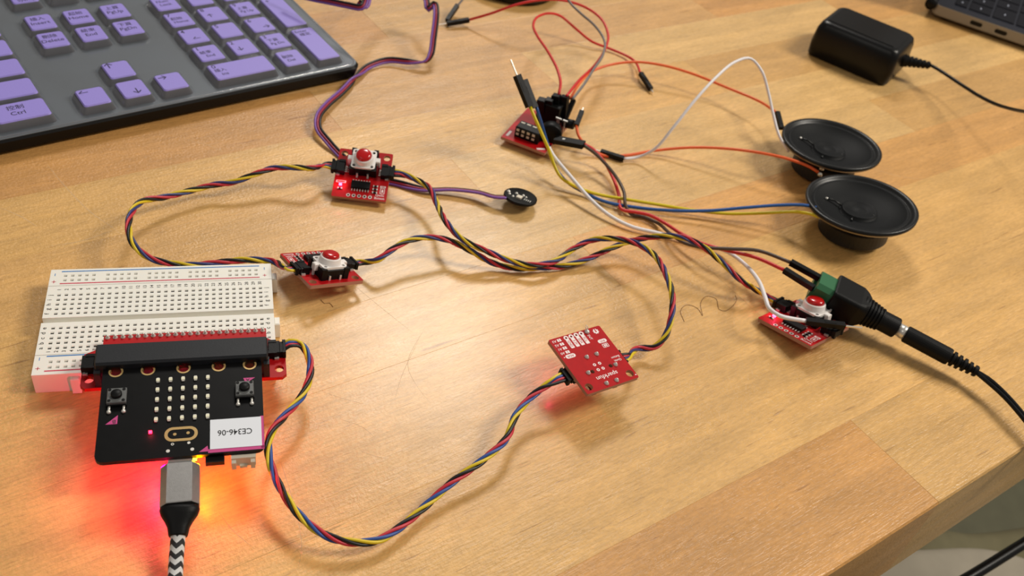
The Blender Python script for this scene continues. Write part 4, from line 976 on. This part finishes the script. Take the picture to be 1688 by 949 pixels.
X, L = along(A2, B0); mb = MB().use('tin', True); mb.lathe([(2.9, -.5), (3.1, .4), (3.1, L*.45), (3.25, L*.5), (3.25, L+.3)], 28, X); mb.build('metal_collar', pl, 'bright metal collar')
X, L = along(B0, B1); mb = MB().use('rubber', False)
prof = [(3.6, -.2), (3.9, .3), (3.9, L*.60), (3.6, L*.62)]
z_ = L*.62
for k in range(5):
    rr_ = 3.5-.22*k; prof += [(rr_-1.1, z_+.1), (rr_-1.1, z_+.8), (rr_, z_+.9), (rr_, z_+2.0)]; z_ += (L*.38)/5
prof += [(2.2, z_)]
mb.lathe(prof, 28, X); mb.build('plug_body', pl, 'black moulded grip with segmented strain relief')
for k in (-1, 1):
    pts = spline([B1+V(0, 0, 0)-(B1-B0).normalized()*2, P(1628, 626+k*3.2, 7.6), P(1655, 650+k*3.4, 7.4), P(1690, 690+k*3.6, 6.6), P(1740, 760+k*3.6, 4)], 2.5)
    mb = MB().use('black_gloss', True); mb.tube(pts, .95, 10); mb.build('cord_strand', pl)

# ------------------------------------------------------------------ power supply brick
ux, uy = V(.880, -.474, 0), V(.474, .880, 0)
A = V(162.5, 610, 0); ctr = A + ux*29 + uy*21.5
BM = Matrix([[ux.x, uy.x, 0, ctr.x*S], [ux.y, uy.y, 0, ctr.y*S], [0, 0, 1, 0], [0, 0, 0, 1]])
pb_ = thing('power_brick', 'black plastic power supply brick with rounded edges', 'power supply', BM)
mb = MB().use('black_gloss')
rings = []
for zz, hx, hy, r_ in ((.3, 27.6, 20.6, 4), (1.5, 28.6, 21.4, 5), (10, 29.2, 21.9, 5), (19, 28.6, 21.3, 5), (23.2, 27.2, 19.8, 5), (24.4, 25.8, 18.4, 5), (24.8, 24.0, 16.8, 4.5)):
    rings.append([V(p[0], p[1], zz) for p in rrect(-hx, -hy, hx, hy, r_, 5)])
mb.loft(rings)
o = mb.build('brick_body', pb_)
for p in o.data.polygons: p.use_smooth = len(p.vertices) == 4
MB().use('black').box((-1, -14.6, 24.85), (46, .7, .5)).build('raised_line', pb_)
a = V(28.5, 3, 12); b = V(46, 8, 14); X, L = along(a, b); mb = MB().use('rubber', False); prof = [(4.4, 0), (4.4, 1.5)]
for k in range(6): r_ = 3.9-.28*k; prof += [(r_, 1.6+2.7*k), (r_, 3.4+2.7*k), (r_-.8, 3.5+2.7*k), (r_-.8, 4.2+2.7*k)]
mb.lathe(prof, 20, X); mb.build('strain_relief', pb_)
bw = wpt(BM, 46, 8, 14); mb = MB().use('black_gloss', True)
mb.tube([(BM.inverted() @ (p*S))/S for p in spline([wpt(BM, 44, 7.5, 13.8), bw, P(1590, 143, 17), P(1612, 157, 20), P(1640, 171, 24), P(1665, 179, 30), P(1690, 184, 38), P(1740, 188, 55)], 3)], 1.05, 12); mb.build('cord', pb_)

# ------------------------------------------------------------------ laptop corner
Lz0, Lz1 = 3.0, 11.0
c0, c1 = P(1541, 6.0, Lz1), P(1688, 56.7, Lz1)
ex = V((c1-c0).x, (c1-c0).y, 0).normalized(); ey = V(-ex.y, ex.x, 0)
LM = Matrix([[ex.x, ey.x, 0, c0.x*S], [ex.y, ey.y, 0, c0.y*S], [0, 0, 1, 0], [0, 0, 0, 1]])
lp = thing('laptop', 'open silver laptop corner with dark keys at the top right', 'laptop', LM)
mb = MB().use('lap_side'); mb.loft([[V(p[0], p[1], zz) for p in rrect(0+i, 0+i, 212-i, 304-i, 6, 5)] for zz, i in ((Lz0-.8, 3), (Lz0, .6), (Lz0+1, 0), (Lz1-.1, 0))]); mb.build('base_shell', lp, 'silver aluminium base')
mb = MB().use('lap_deck'); mb.loft([[V(p[0], p[1], zz) for p in rrect(i, i, 212-i, 304-i, 6, 5)] for zz, i in ((Lz1-.2, .2), (Lz1+.15, .5))]); mb.build('deck', lp, 'dark deck')
for x in (33.5, 52): 
    mb = MB().use('black'); pts = rrect(x-4.6, 5.3, x+4.6, 8.5, 1.55, 4); mb.loft([[V(p[0], y, p[1]) for p in pts] for y in (1.2, -.06)][::-1]); mb.build('port', lp)
for (x, y) in ((12, 12), (200, 12), (12, 292), (200, 292)): MB().use('black', True).lathe([(6, 0), (6, Lz0)], 20, Matrix.Translation(V(x, y, 0))).build('foot', lp)
for r_ in range(6):
    x = 22 + 17.6*r_ if r_ else 20
    hh = 9 if r_ == 0 else 16
    xc = 18 if r_ == 0 else 14.5+17.8*r_
    y = 12
    ws = {0: 16, 1: 16, 2: 25, 3: 29, 4: 38, 5: 16}[r_]
    for k in range(14):
        w_ = ws if k == 0 else 16
        if y+w_ > 296: break
        mb = MB().use('lap_key'); mb.box((xc, y+w_/2, Lz1+.55), (hh, w_, .8), ch=.2); ko = mb.build('key', lp)
        if k < 6: MB().use('lap_print').rect(xc, y+w_/2, Lz1+.97, 1.0, 3.2).build('legend', ko)
        y += w_+2
mb = MB().use('black', True); mb.lathe([(4.2, -1), (4.4, 0), (4.4, 300), (4.2, 301)], 20, Matrix.Translation(V(-2.5, 1, Lz1-1.5)) @ Matrix.Rotation(math.radians(-90), 4, 'X')); mb.build('hinge', lp, 'black hinge bar')
mb = MB().use('lap_side'); Xl = Matrix.Translation(V(-4, 152, Lz1+2)) @ Matrix.Rotation(math.radians(-22), 4, 'Y'); mb.box((0, 0, 106), (4, 304, 206), Xl); mb.use('black').box((2.1, 0, 106), (.4, 296, 198), Xl); mb.build('lid', lp, 'raised lid with dark screen')

# ------------------------------------------------------------------ black rounded object beyond the wires
mo = V(-46.6, 629.5, 0)
mb = MB().use('black_gloss', True); mb.lathe([(38, 0.2), (40.5, 2), (41, 6), (39.5, 13), (34, 20), (24, 25), (10, 27.5), (.5, 28)], 56)
o = mb.build('computer_mouse'); o.location = mo*S; o.rotation_euler = (0, 0, .47); o.scale = (1, 1.35, 1); o.location = (mo+V(-6, 12, 0))*S
tag(o, 'black rounded mouse cut off by the top edge beyond the red jumper wires', 'mouse')

# stray hairs on the table
for pix, lab in ((((529, 494), (535, 500), (543, 499), (549, 506)), 'short curled hair on the table below the board beside the breadboard'),
                 (((1128, 530), (1122, 512), (1133, 502), (1150, 508), (1158, 520), (1155, 500), (1165, 488), (1180, 492), (1186, 510), (1196, 512), (1214, 495), (1212, 486)), 'long looping hair on the table between the curved cable and the lit red board')):
    mb = MB().use('hair', True); mb.tube(spline([P(a, b, .15) for a, b in pix], 1), .09, 5); tag(mb.build('stray_hair'), lab, 'hair', 'stray hairs on the table')
